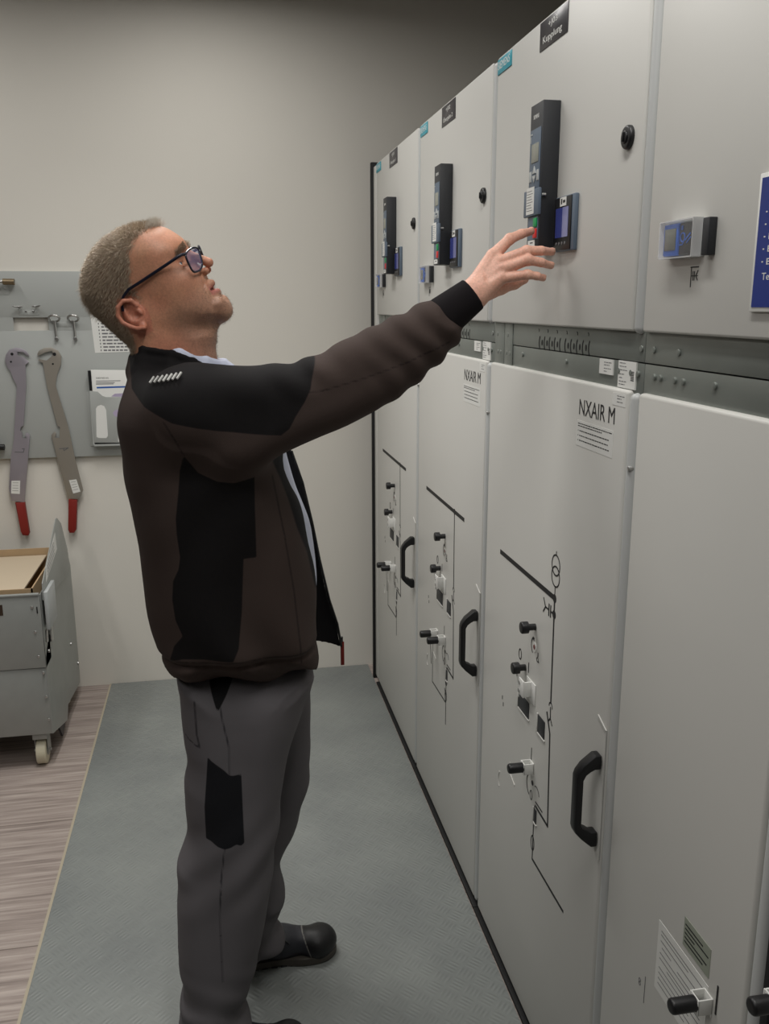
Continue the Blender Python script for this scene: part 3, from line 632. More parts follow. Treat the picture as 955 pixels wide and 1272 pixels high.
#PERSON#
# ------------------------------------------------------------------ the man: implicit surfaces polygonised with surface nets
def smin(a, b, k):
    h = np.clip(.5+.5*(b-a)/k, 0, 1); return b*(1-h)+a*h-k*h*(1-h)
class Field:
    def __init__(s, xs, ys, zs):
        s.ax = [np.asarray(v, np.float32) for v in (xs, ys, zs)]; s.D = np.full([len(v) for v in s.ax], 1.0, np.float32)
    def sub(s, lo, hi):
        sl = tuple(slice(max(0, int(np.searchsorted(a, l))-1), int(np.searchsorted(a, h))+1) for a, l, h in zip(s.ax, lo, hi))
        X = s.ax[0][sl[0]][:, None, None]; Y = s.ax[1][sl[1]][None, :, None]; Z = s.ax[2][sl[2]][None, None, :]
        return sl, X, Y, Z
    def put(s, fn, lo, hi, k=.01, op='add'):
        pad = .012+k; sl, X, Y, Z = s.sub([v-pad for v in lo], [v+pad for v in hi])
        if any(q.start >= q.stop for q in sl): return
        d = fn(X, Y, Z); a = s.D[sl]
        s.D[sl] = smin(a, d, k) if op == 'add' else -smin(-a, d, k)
    def cone(s, p, q, r0, r1, k=.01, op='add', sc=None):
        p = np.array(p, float); q = np.array(q, float); d = q-p; L2 = max(1e-12, float(d@d)); R = max(r0, r1)
        def fn(X, Y, Z):
            t = np.clip(((X-p[0])*d[0]+(Y-p[1])*d[1]+(Z-p[2])*d[2])/L2, 0, 1)
            return np.sqrt((X-p[0]-t*d[0])**2+(Y-p[1]-t*d[1])**2+(Z-p[2]-t*d[2])**2)-(r0+(r1-r0)*t)
        s.put(fn, np.minimum(p, q)-R, np.maximum(p, q)+R, k, op)
    def chain(s, pts, rs, k=.01):
        for i in range(len(pts)-1): s.cone(pts[i], pts[i+1], rs[i], rs[i+1], k)
    def ell(s, c, A, r, k=.01, op='add'):     # A rows: unit axes, r: radii
        c = np.array(c, float); A = np.array(A, float); R = max(r)
        def fn(X, Y, Z):
            u = [((X-c[0])*a[0]+(Y-c[1])*a[1]+(Z-c[2])*a[2])/q for a, q in zip(A, r)]
            n = np.sqrt(u[0]**2+u[1]**2+u[2]**2); g = np.sqrt((u[0]/r[0])**2+(u[1]/r[1])**2+(u[2]/r[2])**2)+1e-6
            return np.where(n < .2, (n-1)*min(r), n*(n-1)/g)
        s.put(fn, c-R, c+R, k, op)
    def mesh(s):
        D = s.D; xs, ys, zs = s.ax; ins = D < 0
        nx, ny, nz = D.shape
        cnt = np.zeros((nx-1, ny-1, nz-1), np.int8)
        for a in (0, 1):
            for b in (0, 1):
                for c in (0, 1): cnt += ins[a:nx-1+a, b:ny-1+b, c:nz-1+c]
        act = (cnt > 0) & (cnt < 8); I, J, K = np.nonzero(act); n = len(I)
        idx = np.full(act.shape, -1, np.int32); idx[I, J, K] = np.arange(n)
        P = np.zeros((n, 3)); C = np.zeros(n)
        cr = [(a, b, c) for a in (0, 1) for b in (0, 1) for c in (0, 1)]
        for u in cr:
            for ax in range(3):
                if u[ax]: continue
                v = list(u); v[ax] = 1
                da = D[I+u[0], J+u[1], K+u[2]]; db = D[I+v[0], J+v[1], K+v[2]]
                m = (da < 0) != (db < 0); t = np.where(m, da/np.where(m, da-db, 1), 0)
                A = np.stack([xs[I+u[0]], ys[J+u[1]], zs[K+u[2]]], 1); B = np.stack([xs[I+v[0]], ys[J+v[1]], zs[K+v[2]]], 1)
                P += np.where(m[:, None], A+(B-A)*t[:, None], 0); C += m
        P /= np.maximum(C, 1)[:, None]
        Q = []
        for ax in range(3):
            o1, o2 = [(1, 2), (2, 0), (0, 1)][ax]
            a = ins.take(range(0, D.shape[ax]-1), ax); b = ins.take(range(1, D.shape[ax]), ax); e = np.argwhere(a != b)
            ok = (e[:, o1] > 0) & (e[:, o2] > 0) & (e[:, o1] < D.shape[o1]-1) & (e[:, o2] < D.shape[o2]-1); e = e[ok]
            pos = ins[e[:, 0], e[:, 1], e[:, 2]]
            def cell(p, q):
                f = e.copy(); f[:, o1] -= p; f[:, o2] -= q; return idx[f[:, 0], f[:, 1], f[:, 2]]
            q = np.stack([cell(1, 1), cell(0, 1), cell(0, 0), cell(1, 0)], 1); q[~pos] = q[~pos][:, ::-1]; Q.append(q)
        Q = np.concatenate(Q); return P, Q[(Q >= 0).all(1)]
def grid(*segs):                              # segs: (start, stop, step)...
    out = []
    for a, b, h in segs: n = max(1, int(round((b-a)/h))); out += list(a+(b-a)*np.arange(n)/n)
    return np.array(out+[segs[-1][1]])
def smooth_poly(P, n=6):
    P = np.array(P, float); out = []; m = len(P)
    for i in range(m):
        a, b, c, d = P[i-1], P[i], P[(i+1) % m], P[(i+2) % m]
        for t in np.arange(n)/n: out.append(.5*((2*b)+(-a+c)*t+(2*a-5*b+4*c-d)*t*t+(-a+3*b-3*c+d)*t**3))
    return np.array(out)
def sd2(P, X, Z):
    P = np.asarray(P); d = np.full(np.broadcast(X, Z).shape, 1e9); s = np.ones(d.shape, bool); n = len(P)
    for i in range(n):
        a = P[i]; b = P[i-1]; e = b-a; wx = X-a[0]; wz = Z-a[1]
        t = np.clip((wx*e[0]+wz*e[1])/max(1e-12, e@e), 0, 1); d = np.minimum(d, (wx-e[0]*t)**2+(wz-e[1]*t)**2)
        c1 = Z >= a[1]; c2 = Z < b[1]; c3 = e[0]*wz > e[1]*wx
        s ^= (c1 & c2 & c3) | (~c1 & ~c2 & ~c3)
    return np.where(s, np.sqrt(d), -np.sqrt(d))
def side(P, Y):
    if isinstance(Y, tuple): return np.array([[at(x, y, np.interp(y, *Y))[0], at(x, y, np.interp(y, *Y))[2]] for x, y in P])
    return np.array([[at(x, y, Y)[0], at(x, y, Y)[2]] for x, y in P])
def inflate(F_, poly, yc, W, R, k=.02, p=2.2, fold=None):
    """solid whose side view is the outline, rounded across; yc and W may depend on (x, z)"""
    lo = poly.min(0); hi = poly.max(0); Wm = .30
    yc_f = yc if callable(yc) else (lambda X, Z: yc+0*X); W_f = W if callable(W) else (lambda X, Z: W+0*X)
    def fn(X, Y, Z):
        X2, Z2 = np.broadcast_arrays(X[:, :, :], Z[:, :, :]); sd = sd2(poly, X2[:, 0, :].astype(float), Z2[:, 0, :].astype(float))[:, None, :]
        w_ = W_f(X, Z); y = np.abs(Y-yc_f(X, Z))/w_
        a = np.maximum(sd+R, 0)/R
        q = (a**p+y**p)**(1/p)-1
        r = q*np.minimum(R, w_)
        r = np.where((sd > 0) & (y < 1), np.minimum(np.maximum(r, sd*.0), np.maximum(r, sd)), r)
        if fold is not None: r = r+fold(X, Y, Z)
        return r
    ym = [float(yc_f(np.array([[[lo[0]]]]), np.array([[[lo[1]]]])).ravel()[0]), float(yc_f(np.array([[[hi[0]]]]), np.array([[[hi[1]]]])).ravel()[0])]
    wm = max(float(W_f(np.array([[[x]]]), np.array([[[z]]])).ravel()[0]) for x in (lo[0], hi[0]) for z in np.linspace(lo[1], hi[1], 12))
    F_.put(fn, (lo[0], min(ym)-wm, lo[1]), (hi[0], max(ym)+wm, hi[1]), k)
def vnoise(X, Y, Z, sx, sy, sz, seed=0):      # smooth pseudo-noise
    r = np.random.default_rng(seed); v = 0
    for i in range(5):
        a = r.normal(size=3); a /= np.linalg.norm(a); ph = r.uniform(0, 6.28); f = r.uniform(.7, 1.6)
        v = v+np.sin((X*sx*a[0]+Y*sy*a[1]+Z*sz*a[2])*f*6.28+ph+1.1*np.sin((X*sx*a[1]+Z*sz*a[2]+Y*sy*a[0])*4+ph))
    return v/5
def np_mesh(name, P, Q, m, parent=None, attrs=None, cols=None, sharp=None):
    me = bpy.data.meshes.new(name); P = np.asarray(P); Q = np.asarray(Q); k = Q.shape[1]
    me.vertices.add(len(P)); me.vertices.foreach_set('co', P.astype(np.float32).ravel())
    me.loops.add(Q.size); me.loops.foreach_set('vertex_index', Q.astype(np.int32).ravel())
    me.polygons.add(len(Q)); me.polygons.foreach_set('loop_start', np.arange(0, Q.size, k, dtype=np.int32))
    me.update(calc_edges=True); me.validate()
    for n, v in (attrs or {}).items(): a = me.attributes.new(n, 'FLOAT', 'POINT'); a.data.foreach_set('value', v.astype(np.float32))
    if cols is not None: a = me.attributes.new('tint', 'FLOAT_COLOR', 'POINT'); a.data.foreach_set('color', np.concatenate([cols, np.ones((len(cols), 1))], 1).astype(np.float32).ravel())
    return link_mesh(name, me, m, parent, sharp)
PX = lambda x, y, Y: np.array(at(x, y, Y))
zoomc = lambda L, ox, oy, s: [(ox+x/s, oy+y/s) for x, y in L]

YM = 1.90                                     # the man's mid plane
TH = math.radians(33); HF = np.array([math.cos(TH), 0, math.sin(TH)]); HU = np.array([-math.sin(TH), 0, math.cos(TH)])
psi = math.radians(14); HS0 = np.array([0., -1., 0.])                 # towards the camera = his right
HFy = HF*math.cos(psi)+HS0*math.sin(psi); HS = HS0*math.cos(psi)-HF*math.sin(psi)
HO = np.array([-.11775, YM, 1.75141])
def hp(f, u, s=0): return HO+HFy*f+HU*u+HS*s
head = [(-.112, .072), (-.127, .052), (-.134, .022), (-.133, -.010), (-.128, -.040), (-.120, -.070), (-.10, -.10), (-.06, -.115), (-.02, -.125), (.02, -.135), (.042, -.148), (.064, -.148), (.082, -.146), (.093, -.139), (.0985, -.127), (.0965, -.112), (.092, -.099),
        (.088, -.086), (.089, -.070), (.092, -.052), (.092, -.035), (.088, -.015), (.088, .000), (.093, .016), (.093, .030), (.086, .048), (.076, .066), (.058, .084), (.03, .099), (.0, .106), (-.035, .107), (-.065, .100), (-.092, .088)]
headP = smooth_poly(head, 4)
tf = np.linspace(-.16, .14, 200); tu = np.linspace(-.18, .14, 200); SDT = sd2(headP, tf[:, None]+0*tu[None], tu[None]+0*tf[:, None])
def headfn(X, Y, Z):
    dx, dy, dz = X-HO[0], Y-HO[1], Z-HO[2]
    f = dx*HFy[0]+dy*HFy[1]+dz*HFy[2]; u = dx*HU[0]+dy*HU[1]+dz*HU[2]; s = dx*HS[0]+dy*HS[1]+dz*HS[2]
    fi = np.clip((f-tf[0])/(tf[1]-tf[0]), 0, 198.999); ui = np.clip((u-tu[0])/(tu[1]-tu[0]), 0, 198.999)
    i = fi.astype(int); j = ui.astype(int); a = fi-i; b = ui-j
    sd = SDT[i, j]*(1-a)*(1-b)+SDT[i+1, j]*a*(1-b)+SDT[i, j+1]*(1-a)*b+SDT[i+1, j+1]*a*b
    W = np.interp(u, [-.16, -.135, -.11, -.08, -.04, 0, .04, .12], [.034, .043, .053, .061, .069, .074, .077, .077])
    W = W-np.clip((f-.03)/.07, 0, 1)*.010*np.clip((.03-u)/.05, 0, 1)
    R = .060; p = 2.25; q = ((np.maximum(sd+R, 0)/R)**p+(np.abs(s)/W)**p)**(1/p)-1
    r = q*np.minimum(R, W); return np.where((sd > 0) & (r < sd), np.maximum(r, sd), r)

B = Field(grid((-.34, -.27, .01), (-.27, .07, .0022), (.07, .48, .009), (.48, .70, .0018)), grid((1.50, 1.64, .009), (1.64, 1.76, .0020), (1.76, 2.02, .0023), (2.02, 2.30, .009)),
          grid((.02, 1.58, .010), (1.58, 1.89, .0022)))
# trunk, left arm and legs under the clothes
B.cone((-.09, 1.90, 1.30), (-.03, 1.92, 1.02), .085, .07, .05); B.cone((-.10, 1.82, 1.40), (-.10, 1.98, 1.40), .08, .08, .05)
B.cone((-.02, 1.93, 1.02), (.01, 1.87, .88), .07, .05, .04); B.cone((-.02, 1.93, 1.02), (.02, 1.95, .88), .07, .05, .04)
B.chain([(.01, 1.86, .88), (-.02, 1.79, .50), (-.05, 1.75, .09)], [.055, .05, .035], .02)
B.chain([(.01, 1.97, .88), (.02, 2.02, .50), (.03, 2.05, .09)], [.055, .05, .035], .02)
B.chain([(-.11, 2.02, 1.44), (-.12, 2.11, 1.40), (-.12, 2.15, 1.14), (-.03, 2.15, .99)], [.05, .05, .04, .03], .02)
# right arm inside the sleeve
ARM = [PX(235, 512, 1.80), PX(285, 523, 1.735), PX(345, 505, 1.715), PX(400, 486, 1.705), PX(450, 462, 1.695), PX(505, 433, 1.69), PX(545, 404, 1.685), PX(588, 365, 1.68)]
B.chain(ARM, [.06, .05, .047, .045, .044, .038, .032, .0265], .02)
# neck and head
neck = side([(150, 395), (163, 428), (170, 470), (200, 520), (300, 500), (281, 465), (272, 452), (268, 432), (268, 410), (240, 385), (180, 360)], YM)
inflate(B, smooth_poly(neck, 3), YM, .060, .055, .02)
B.put(headfn, HO-.19, HO+.17, .018)
AX = [HFy, HU, HS]
for q in (1, -1):
    B.cone(hp(.081, .014, .010*q), hp(.071, .015, .046*q), .0095, .008, .012)          # brow ridge
    B.ell(hp(.093, -.010, .034*q), AX, (.020, .015, .018), .012, 'cut')                 # socket
    B.ell(hp(.060, -.040, .045*q), AX, (.020, .016, .013), .025)                        # cheekbone
    B.ell(hp(.030, -.080, .036*q), AX, (.040, .034, .022), .030)                        # cheek and jaw
    B.ell(hp(.0625, -.011, .033*q), AX, (.0135, .0125, .0135), .003)                    # eyeball under lids
    B.cone(hp(.072, -.003, .024*q), hp(.066, -.003, .044*q), .0035, .003, .004)         # upper lid fold
    B.cone(hp(.0735, -.019, .026*q), hp(.066, -.020, .044*q), .003, .0025, .005)        # lower lid
    B.ell(hp(.0745, -.0100, .0335*q), AX, (.0065, .0030, .0115), .0008, 'cut')              # lid opening
    B.ell(hp(.098, -.0465, .0105*q), AX, (.0095, .0075, .0068), .005)                   # nostril wing
    B.ell(hp(.103, -.0535, .006*q), AX, (.005, .004, .003), .002, 'cut')
    B.cone(hp(.093, -.050, .017*q), hp(.078, -.078, .030*q), .0015, .0015, .008, 'cut')  # fold from nose to mouth
    B.cone(hp(.0925, -.0715, .002*q), hp(.079, -.0785, .023*q), .0066, .0035, .007)     # upper lip
    B.cone(hp(.0915, -.0925, 0), hp(.079, -.0845, .022*q), .0072, .0035, .007)          # lower lip
    B.ell(hp(.086, -.112, .018*q), AX, (.012, .010, .015), .012)                         # chin sides
    B.cone(hp(.070, -.030, .022*q), hp(.050, -.037, .052*q), .0015, .001, .007, 'cut')      # bag under the eye
    B.cone(hp(.048, -.012, .056*q), hp(.040, -.016, .064*q), .0012, .0008, .004, 'cut')     # crow's foot
    # ear: plate, rim, inner bowl, lobe, tragus
    e0 = HS*q; e1 = HFy*.97+HU*.2; A2 = [HFy, HU, HS]
    sE = .077*q
    B.ell(hp(-.054, -.040, sE), A2, (.0205, .031, .0095), .006)
    rim = [(-.036, -.030), (-.038, -.016), (-.050, -.009), (-.066, -.013), (-.076, -.026), (-.076, -.041), (-.068, -.055), (-.058, -.066), (-.047, -.071)]
    rp = [hp(f, u, sE+(.004+.010*min(1, i/3))*q) for i, (f, u) in enumerate(rim)]
    for i in range(len(rp)-1): B.cone(rp[i], rp[i+1], .0042, .0042, .002)
    B.ell(hp(-.054, -.033, sE+.011*q), A2, (.013, .018, .0085), .004, 'cut')
    B.cone(hp(-.062, -.024, sE+.006*q), hp(-.064, -.045, sE+.006*q), .0032, .0034, .003)
    B.ell(hp(-.047, -.045, sE+.010*q), A2, (.008, .008, .009), .003, 'cut')
    B.ell(hp(-.049, -.068, sE+.005*q), A2, (.0075, .0085, .0055), .004)
    B.ell(hp(-.037, -.043, sE+.003*q), A2, (.0045, .007, .006), .003)
B.cone(hp(.086, .002), hp(.106, -.027), .0080, .0080, .008); B.cone(hp(.106, -.027), hp(.1125, -.0365), .0080, .0094, .004)   # nose
B.ell(hp(.094, -.0815), AX, (.013, .0026, .019), .002, 'cut')                          # mouth
B.ell(hp(.080, -.126), AX, (.016, .018, .024), .014)                                    # chin
# right hand: wrist, palm, five fingers
wr = PX(588, 365, 1.68)
MC = dict(i=PX(612, 318, 1.692), m=PX(619, 326, 1.680), r=PX(622, 335, 1.672), p=PX(622, 346, 1.668))
for k_, r_ in (('i', .0135), ('m', .013), ('r', .0125), ('p', .0115)): B.cone(wr+(MC[k_]-MC['m'])*.35, MC[k_], .019, r_, .012)
B.cone(PX(605, 352, 1.69), PX(618, 345, 1.69), .017, .016, .014)
FI = dict(i=([MC['i'], PX(633, 297, 1.695), PX(647.5, 290.5, 1.705), PX(659.5, 287.5, 1.724)], [.0125, .0100, .0088, .0072]),
          m=([MC['m'], PX(654, 312, 1.664), PX(672, 311.5, 1.668), PX(685.5, 313, 1.688)], [.0120, .0100, .0086, .0070]),
          r=([MC['r'], PX(656, 323, 1.652), PX(672, 326, 1.655), PX(684, 330, 1.672)], [.0115, .0096, .0082, .0068]),
          p=([MC['p'], PX(655, 341, 1.650), PX(667, 343, 1.652), PX(674.5, 345.5, 1.664)], [.0105, .0085, .0074, .0062]))
for k_, (pts, rs) in FI.items():
    B.chain(pts, rs, .003)
    B.ell(pts[1], np.eye(3), (rs[1]*1.08,)*3, .003)
    t = (pts[3]-pts[2])/np.linalg.norm(pts[3]-pts[2]); up = np.array([-.25, -.5, .8]); up -= t*(up@t); up /= np.linalg.norm(up); sd_ = np.cross(t, up)
    B.ell(pts[3]+up*(rs[3]*.93), [t, sd_, up], (.0065, .0050, .0016), .0008)                # nail
for a, b in (('i', 'm'), ('m', 'r'), ('r', 'p')):                                         # tendon valleys
    B.cone((MC[a]+MC[b])/2+(-.004, -.013, .008), wr*.5+(MC[a]+MC[b])/4+(-.004, -.018, .01), .003, .002, .010, 'cut')
TB = [PX(600, 366, 1.700), PX(622, 357, 1.712), PX(639, 352, 1.716), PX(651, 347, 1.718)]
B.chain(TB, [.016, .0135, .0110, .0090], .006)
# left hand resting inside the jacket's far side
hl = np.array([-.03, 2.15, .99])
B.cone(hl, hl+(.05, .0, -.05), .024, .026, .01)
for i_ in range(4): q0 = hl+(.055+.012*i_, 0, -.06+.014*i_); B.chain([q0, q0+(.03, -.005, -.022), q0+(.045, -.010, -.045)], [.010, .009, .0075], .004)
B.chain([hl+(.02, -.02, -.02), hl+(.05, -.045, -.02), hl+(.075, -.05, -.03)], [.012, .010, .009], .005)
P, Q = B.mesh()
# skin colouring: it stays with the skin (lips, stubble, grey fade of the hair line, redder ears and neck), except the hand's brightening
V = P-HO; f = V@HFy; u = V@HU; s = V@HS; hd = (P[:, 2] > 1.585) & (P[:, 0] < .1)
def sm(x, a, b): t = np.clip((x-a)/(b-a), 0, 1); return t*t*(3-2*t)
skin = np.array(lin((196, 144, 114))[:3]); red = np.array(lin((190, 120, 98))[:3]); grey = np.array(lin((142, 130, 118))[:3]); lip = np.array(lin((186, 112, 104))[:3]); stub = np.array(lin((160, 132, 112))[:3]); hairc = np.array(lin((120, 110, 98))[:3])
col = np.tile(skin, (len(P), 1))
def blend(w_, c):
    global col
    col = col*(1-w_[:, None])+c*w_[:, None]
blend(1.*((P[:, 0] > .3)), np.array(lin((236, 186, 164))[:3]))  # hand brightened in its colour to make up for weak light there
mot = vnoise(P[:, 0], P[:, 1], P[:, 2], 22, 22, 22, 3)*.5+.5
blend(.45*mot, red)
neckw = sm(-u, .085, .14)*sm(-f, -.06, 0)*hd; blend(neckw*.55, red)
earw = (np.abs(s) > .072)*(np.abs(f+.055) < .032)*(np.abs(u+.04) < .045); blend(earw*.75, red)
stw = sm(-u, .045, .10)*sm(f, -.03, .02)*(1-sm(f, .10, .12))*hd; blend(stw*.5, stub)
blend(hd*(np.hypot((f-.114)/.014, (u+.040)/.014) < 1)*.4, red)
lw = hd*(f > .078)*(np.abs(s) < .022)*np.clip(1-np.abs(u+.084)/.013, 0, 1); blend(np.clip(lw*1.6, 0, 1)*.8, lip)
hline = [(-.20, -.16), (-.118, -.120), (-.092, -.098), (-.078, -.070), (-.078, -.03), (-.060, -.002), (-.040, -.006), (-.030, -.028), (-.022, -.026), (-.020, .0), (-.012, .022), (.004, .036), (.012, .054), (.034, .068), (.060, .074), (.075, .073), (.086, .09), (.05, .2), (-.2, .2)]
hsd = sd2(np.array(hline), f, u)+.003*vnoise(f, u, s, 60, 60, 60, 5)
hw = (1-sm(hsd, -.014, .004))*hd; blend(hw*.85, np.array(lin((150, 128, 108))[:3]))
brw = hd*(np.abs(u-.014-.004*np.cos(s*60)) < .006)*(np.abs(np.abs(s)-.030) < .022)*(f > .05); blend(brw*.55, hairc)
M_skin = mat('skin', (196, 150, 126), .52, bump=.12, bscale=420); nt = M_skin.node_tree
a_ = nt.nodes.new('ShaderNodeAttribute'); a_.attribute_name = 'tint'
tc_ = nt.nodes.new('ShaderNodeTexCoord'); n_ = nt.nodes.new('ShaderNodeTexNoise'); n_.inputs['Scale'].default_value = 240; n_.inputs['Detail'].default_value = 6; n_.inputs['Roughness'].default_value = .7
r_ = nt.nodes.new('ShaderNodeMapRange'); r_.inputs[1].default_value = .3; r_.inputs[2].default_value = .7; r_.inputs[3].default_value = .80; r_.inputs[4].default_value = 1.14
x_ = nt.nodes.new('ShaderNodeVectorMath'); x_.operation = 'SCALE'
nt.links.new(tc_.outputs['Object'], n_.inputs['Vector']); nt.links.new(n_.outputs['Fac'], r_.inputs[0]); nt.links.new(a_.outputs['Color'], x_.inputs[0]); nt.links.new(r_.outputs[0], x_.inputs['Scale']); nt.links.new(x_.outputs[0], nt.nodes['Principled BSDF'].inputs['Base Color'])
nt.nodes['Principled BSDF'].inputs['Subsurface Weight'].default_value = .12; nt.nodes['Principled BSDF'].inputs['Subsurface Radius'].default_value = (.012, .005, .003)
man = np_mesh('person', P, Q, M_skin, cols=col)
tag(man, 'person in dark zip jacket, grey work trousers and glasses, looking up, reaching to a button', 'person')

# hair: short strands, longer on top and at the crown
def strands(name, n, region, length, wd, lift, jit, m, flow):
    cand = np.nonzero(region > 0)[0]; pr = region[cand]; pr = pr/pr.sum(); ids = rng.choice(cand, n, p=pr)
    me = man.data; nr = np.empty(len(me.vertices)*3, np.float32); me.vertices.foreach_get('normal', nr); nr = nr.reshape(-1, 3)[ids]
    base = P[ids]+rng.normal(size=(n, 3))*.0015; fl = np.array([flow(a, b, c) for a, b, c in zip(f[ids], u[ids], s[ids])])
    fl = fl[:, :1]*HFy+fl[:, 1:2]*HU+fl[:, 2:3]*HS
    d = nr*lift+fl+rng.normal(size=(n, 3))*jit; d /= np.linalg.norm(d, axis=1)[:, None]
    L = (length(f[ids], u[ids], s[ids])*rng.uniform(.6, 1.15, n))[:, None]
    mid = base+d*L*.55; d2 = d+fl*.5+rng.normal(size=(n, 3))*jit*.6; d2 /= np.linalg.norm(d2, axis=1)[:, None]; tip = mid+d2*L*.5
    t1 = np.cross(d, rng.normal(size=(n, 3))); t1 /= np.linalg.norm(t1, axis=1)[:, None]; t2 = np.cross(d, t1); base = base-nr*.001
    vs = []; 
    for c_, r_ in ((base, wd), (mid, wd*.75)):
        for k in range(3): an = k*2.094; vs.append(c_+(t1*math.cos(an)+t2*math.sin(an))*r_)
    for k in range(3): an = k*2.094; vs.append(tip+(t1*math.cos(an)+t2*math.sin(an))*wd*.2)
    VV = np.stack(vs, 1).reshape(-1, 3); o = np.arange(n)[:, None]*9
    fc = np.concatenate([o+np.array([[a+k, a+(k+1) % 3, b+(k+1) % 3, b+k]]) for a, b in ((0, 3), (3, 6)) for k in range(3)])
    h_ = np_mesh(name, VV, fc, m, man); h_['kind'] = 'stuff'; return h_
M_hair = mat('grey_brown_hair', (170, 152, 130), .45, var=.25, vscale=60)
nearside = np.where(s > -.06, 1., .4)
topw = sm(u, .045, .085)*(1-sm(hsd, -.012, .004))*hd
sidew = (1-sm(hsd, -.010, .003))*(1-.8*topw)*hd*(np.abs(s) < .083)*(P[:, 2] > 1.60)
flow_top = lambda a, b, c: (float(np.interp(a, [0, .07], [-.6, .3])), .15, 0)
flow_side = lambda a, b, c: (-.75, -.55, 0)
strands('hair', 16000, (topw+.35*sm(-f, .08, .12)*sm(u, .0, .05)*hd)*nearside, lambda a, b, c: .0085+.001*sm(a, .04, .075)+.003*sm(-a, .10, .13), .00034, .55, .35, M_hair, flow_top)
strands('hair', 900, sm(-f, .115, .125)*sm(u, -.01, .02)*(1-sm(u, .05, .08))*hd, lambda a, b, c: .016+0*a, .0004, .6, .3, M_hair, lambda a, b, c: (-.6, -.35, 0))
strands('hair', 500, sm(f, .05, .066)*topw, lambda a, b, c: .016+0*a, .0004, .5, .3, mat('white_grey_hair', (205, 198, 186), .45), lambda a, b, c: (.45, .0, 0))
strands('hair', 22000, sidew*nearside, lambda a, b, c: .0045+.006*sm(b, -.03, .05), .00034, .55, .25, M_hair, flow_side)
strands('beard_stubble', 5000, stw*(np.abs(s) < .08), lambda a, b, c: .0022+0*a, .00016, .9, .3, mat('stubble_hair', (120, 104, 88), .6), lambda a, b, c: (.2, -.5, 0))
strands('eyebrow_hair', 700, brw.astype(float), lambda a, b, c: .007+0*a, .0003, .5, .25, M_hair, lambda a, b, c: (0, .2, np.sign(c)*.8))

# eyes behind the lids
for q in (1, -1):
    g = G(); c = hp(.0622, -.0108, .0332*q); g.ball(tuple(c), .0122); ey = g.build('eye', mat('eye_white', (222, 212, 204), .25), man)
    g = G(); d_ = HFy*.94+HU*.16+HS0*.0; d_ /= np.linalg.norm(d_); g.ball(tuple(c+d_*.0078), .0054); g.build('iris', mat('iris_blue_grey', (70, 84, 96), .15), ey)
# spectacles
def gl(f_, u_, s_): return tuple(hp(f_, u_, s_))
for_rim = [(-.028, .012), (-.012, .0165), (.010, .0165), (.027, .012), (.029, -.002), (.024, -.016), (.008, -.0205), (-.010, -.0195), (-.024, -.013), (-.029, .0)]
gs = G()
gl_parts = []
for q in (1, -1):
    rim = smooth_poly([(x, y) for x, y in for_rim], 4)
    def rp_(x, y): return gl(.101-.26*max(x, -.03)*1.0+.28*y, -.017+y*1.12, (.0365+x*.93)*q)
    pts = [rp_(x, y) for x, y in rim]
    gs.tube(pts+[pts[0]], .0021, 8)
    gl_parts.append(pts)
    gs.tube([rp_(.025, .013), gl(.093, .0005, .069*q), gl(.086, .001, .0735*q), gl(.06, .001, .076*q), (gl(.0, .002, .0800*q)), gl(-.030, .003, .0815*q), gl(-.046, -.002, .0825*q), gl(-.058, -.012, .084*q), gl(-.064, -.024, .085*q)], .0031, 8)
gs.tube([gl(.109, -.012, .0095), gl(.1125, -.008, 0), gl(.109, -.012, -.0095)], .0018, 8)
sp = gs.build('spectacles', M_frame, man)
for pts in gl_parts:
    c = np.mean(np.array(pts), 0); g = G(); n = len(pts); V0 = [g.bm.verts.new(p) for p in pts]; n_ = HFy*.0010
    V1 = [g.bm.verts.new(np.array(p)+n_) for p in pts]; cf = g.bm.verts.new(c+HFy*.0035); cb_ = g.bm.verts.new(c+HFy*.0022)
    for i in range(n): g.bm.faces.new((V1[i], V1[(i+1) % n], cf)); g.bm.faces.new((V0[(i+1) % n], V0[i], cb_)); g.bm.faces.new((V0[i], V0[(i+1) % n], V1[(i+1) % n], V1[i]))
    g.build('lens', M_lens, sp)

# shirt
sh = Field(grid((-.26, .22, .006)), grid((1.72, 2.1, .006)), grid((.86, 1.64, .006)))
shirt = side([(175, 470), (190, 560), (215, 700), (232, 800), (366, 800), (378, 770), (389, 735), (391.5, 705), (385, 652), (376.5, 626), (366, 600), (355, 562), (348, 530), (318, 478), (296, 458), (272, 449), (240, 452), (200, 462)], 1.94)
inflate(sh, smooth_poly(shirt, 3), 1.935, .13, .06)
P2, Q2 = sh.mesh(); M_shirt = mat('pale_blue_shirt', (206, 212, 232), .8, bump=.1, bscale=500)
st = np_mesh('shirt', P2, Q2, M_shirt, man)
def collar_band(pts, h0, m, name, th=.003):
    pass
# shirt collar: two points standing round the neck front
cf_ = Field(grid((-.16, .07, .0025)), grid((1.80, 2.0, .0025)), grid((1.53, 1.66, .0025)))
ring_ = [(-.13, 1.90), (-.115, 1.860), (-.07, 1.842), (-.02, 1.852), (.012, 1.875), (.020, 1.90), (.012, 1.927), (-.02, 1.950), (-.07, 1.958), (-.115, 1.94)]
zc = lambda x: 1.603-.33*(x+.02)
for i in range(len(ring_)):
    a = ring_[i]; b = ring_[(i+1) % len(ring_)]
    cf_.cone((a[0], a[1], zc(a[0])-.012), (b[0], b[1], zc(b[0])-.012), .006, .006, .006)
    cf_.cone((a[0]-.002, a[1], zc(a[0])-.025), (b[0]-.002, b[1], zc(b[0])-.025), .009, .009, .012)
for q in (1, -1): cf_.cone((.018, 1.90-.026*q, 1.580), (.044, 1.90-.036*q, 1.562), .007, .005, .008)
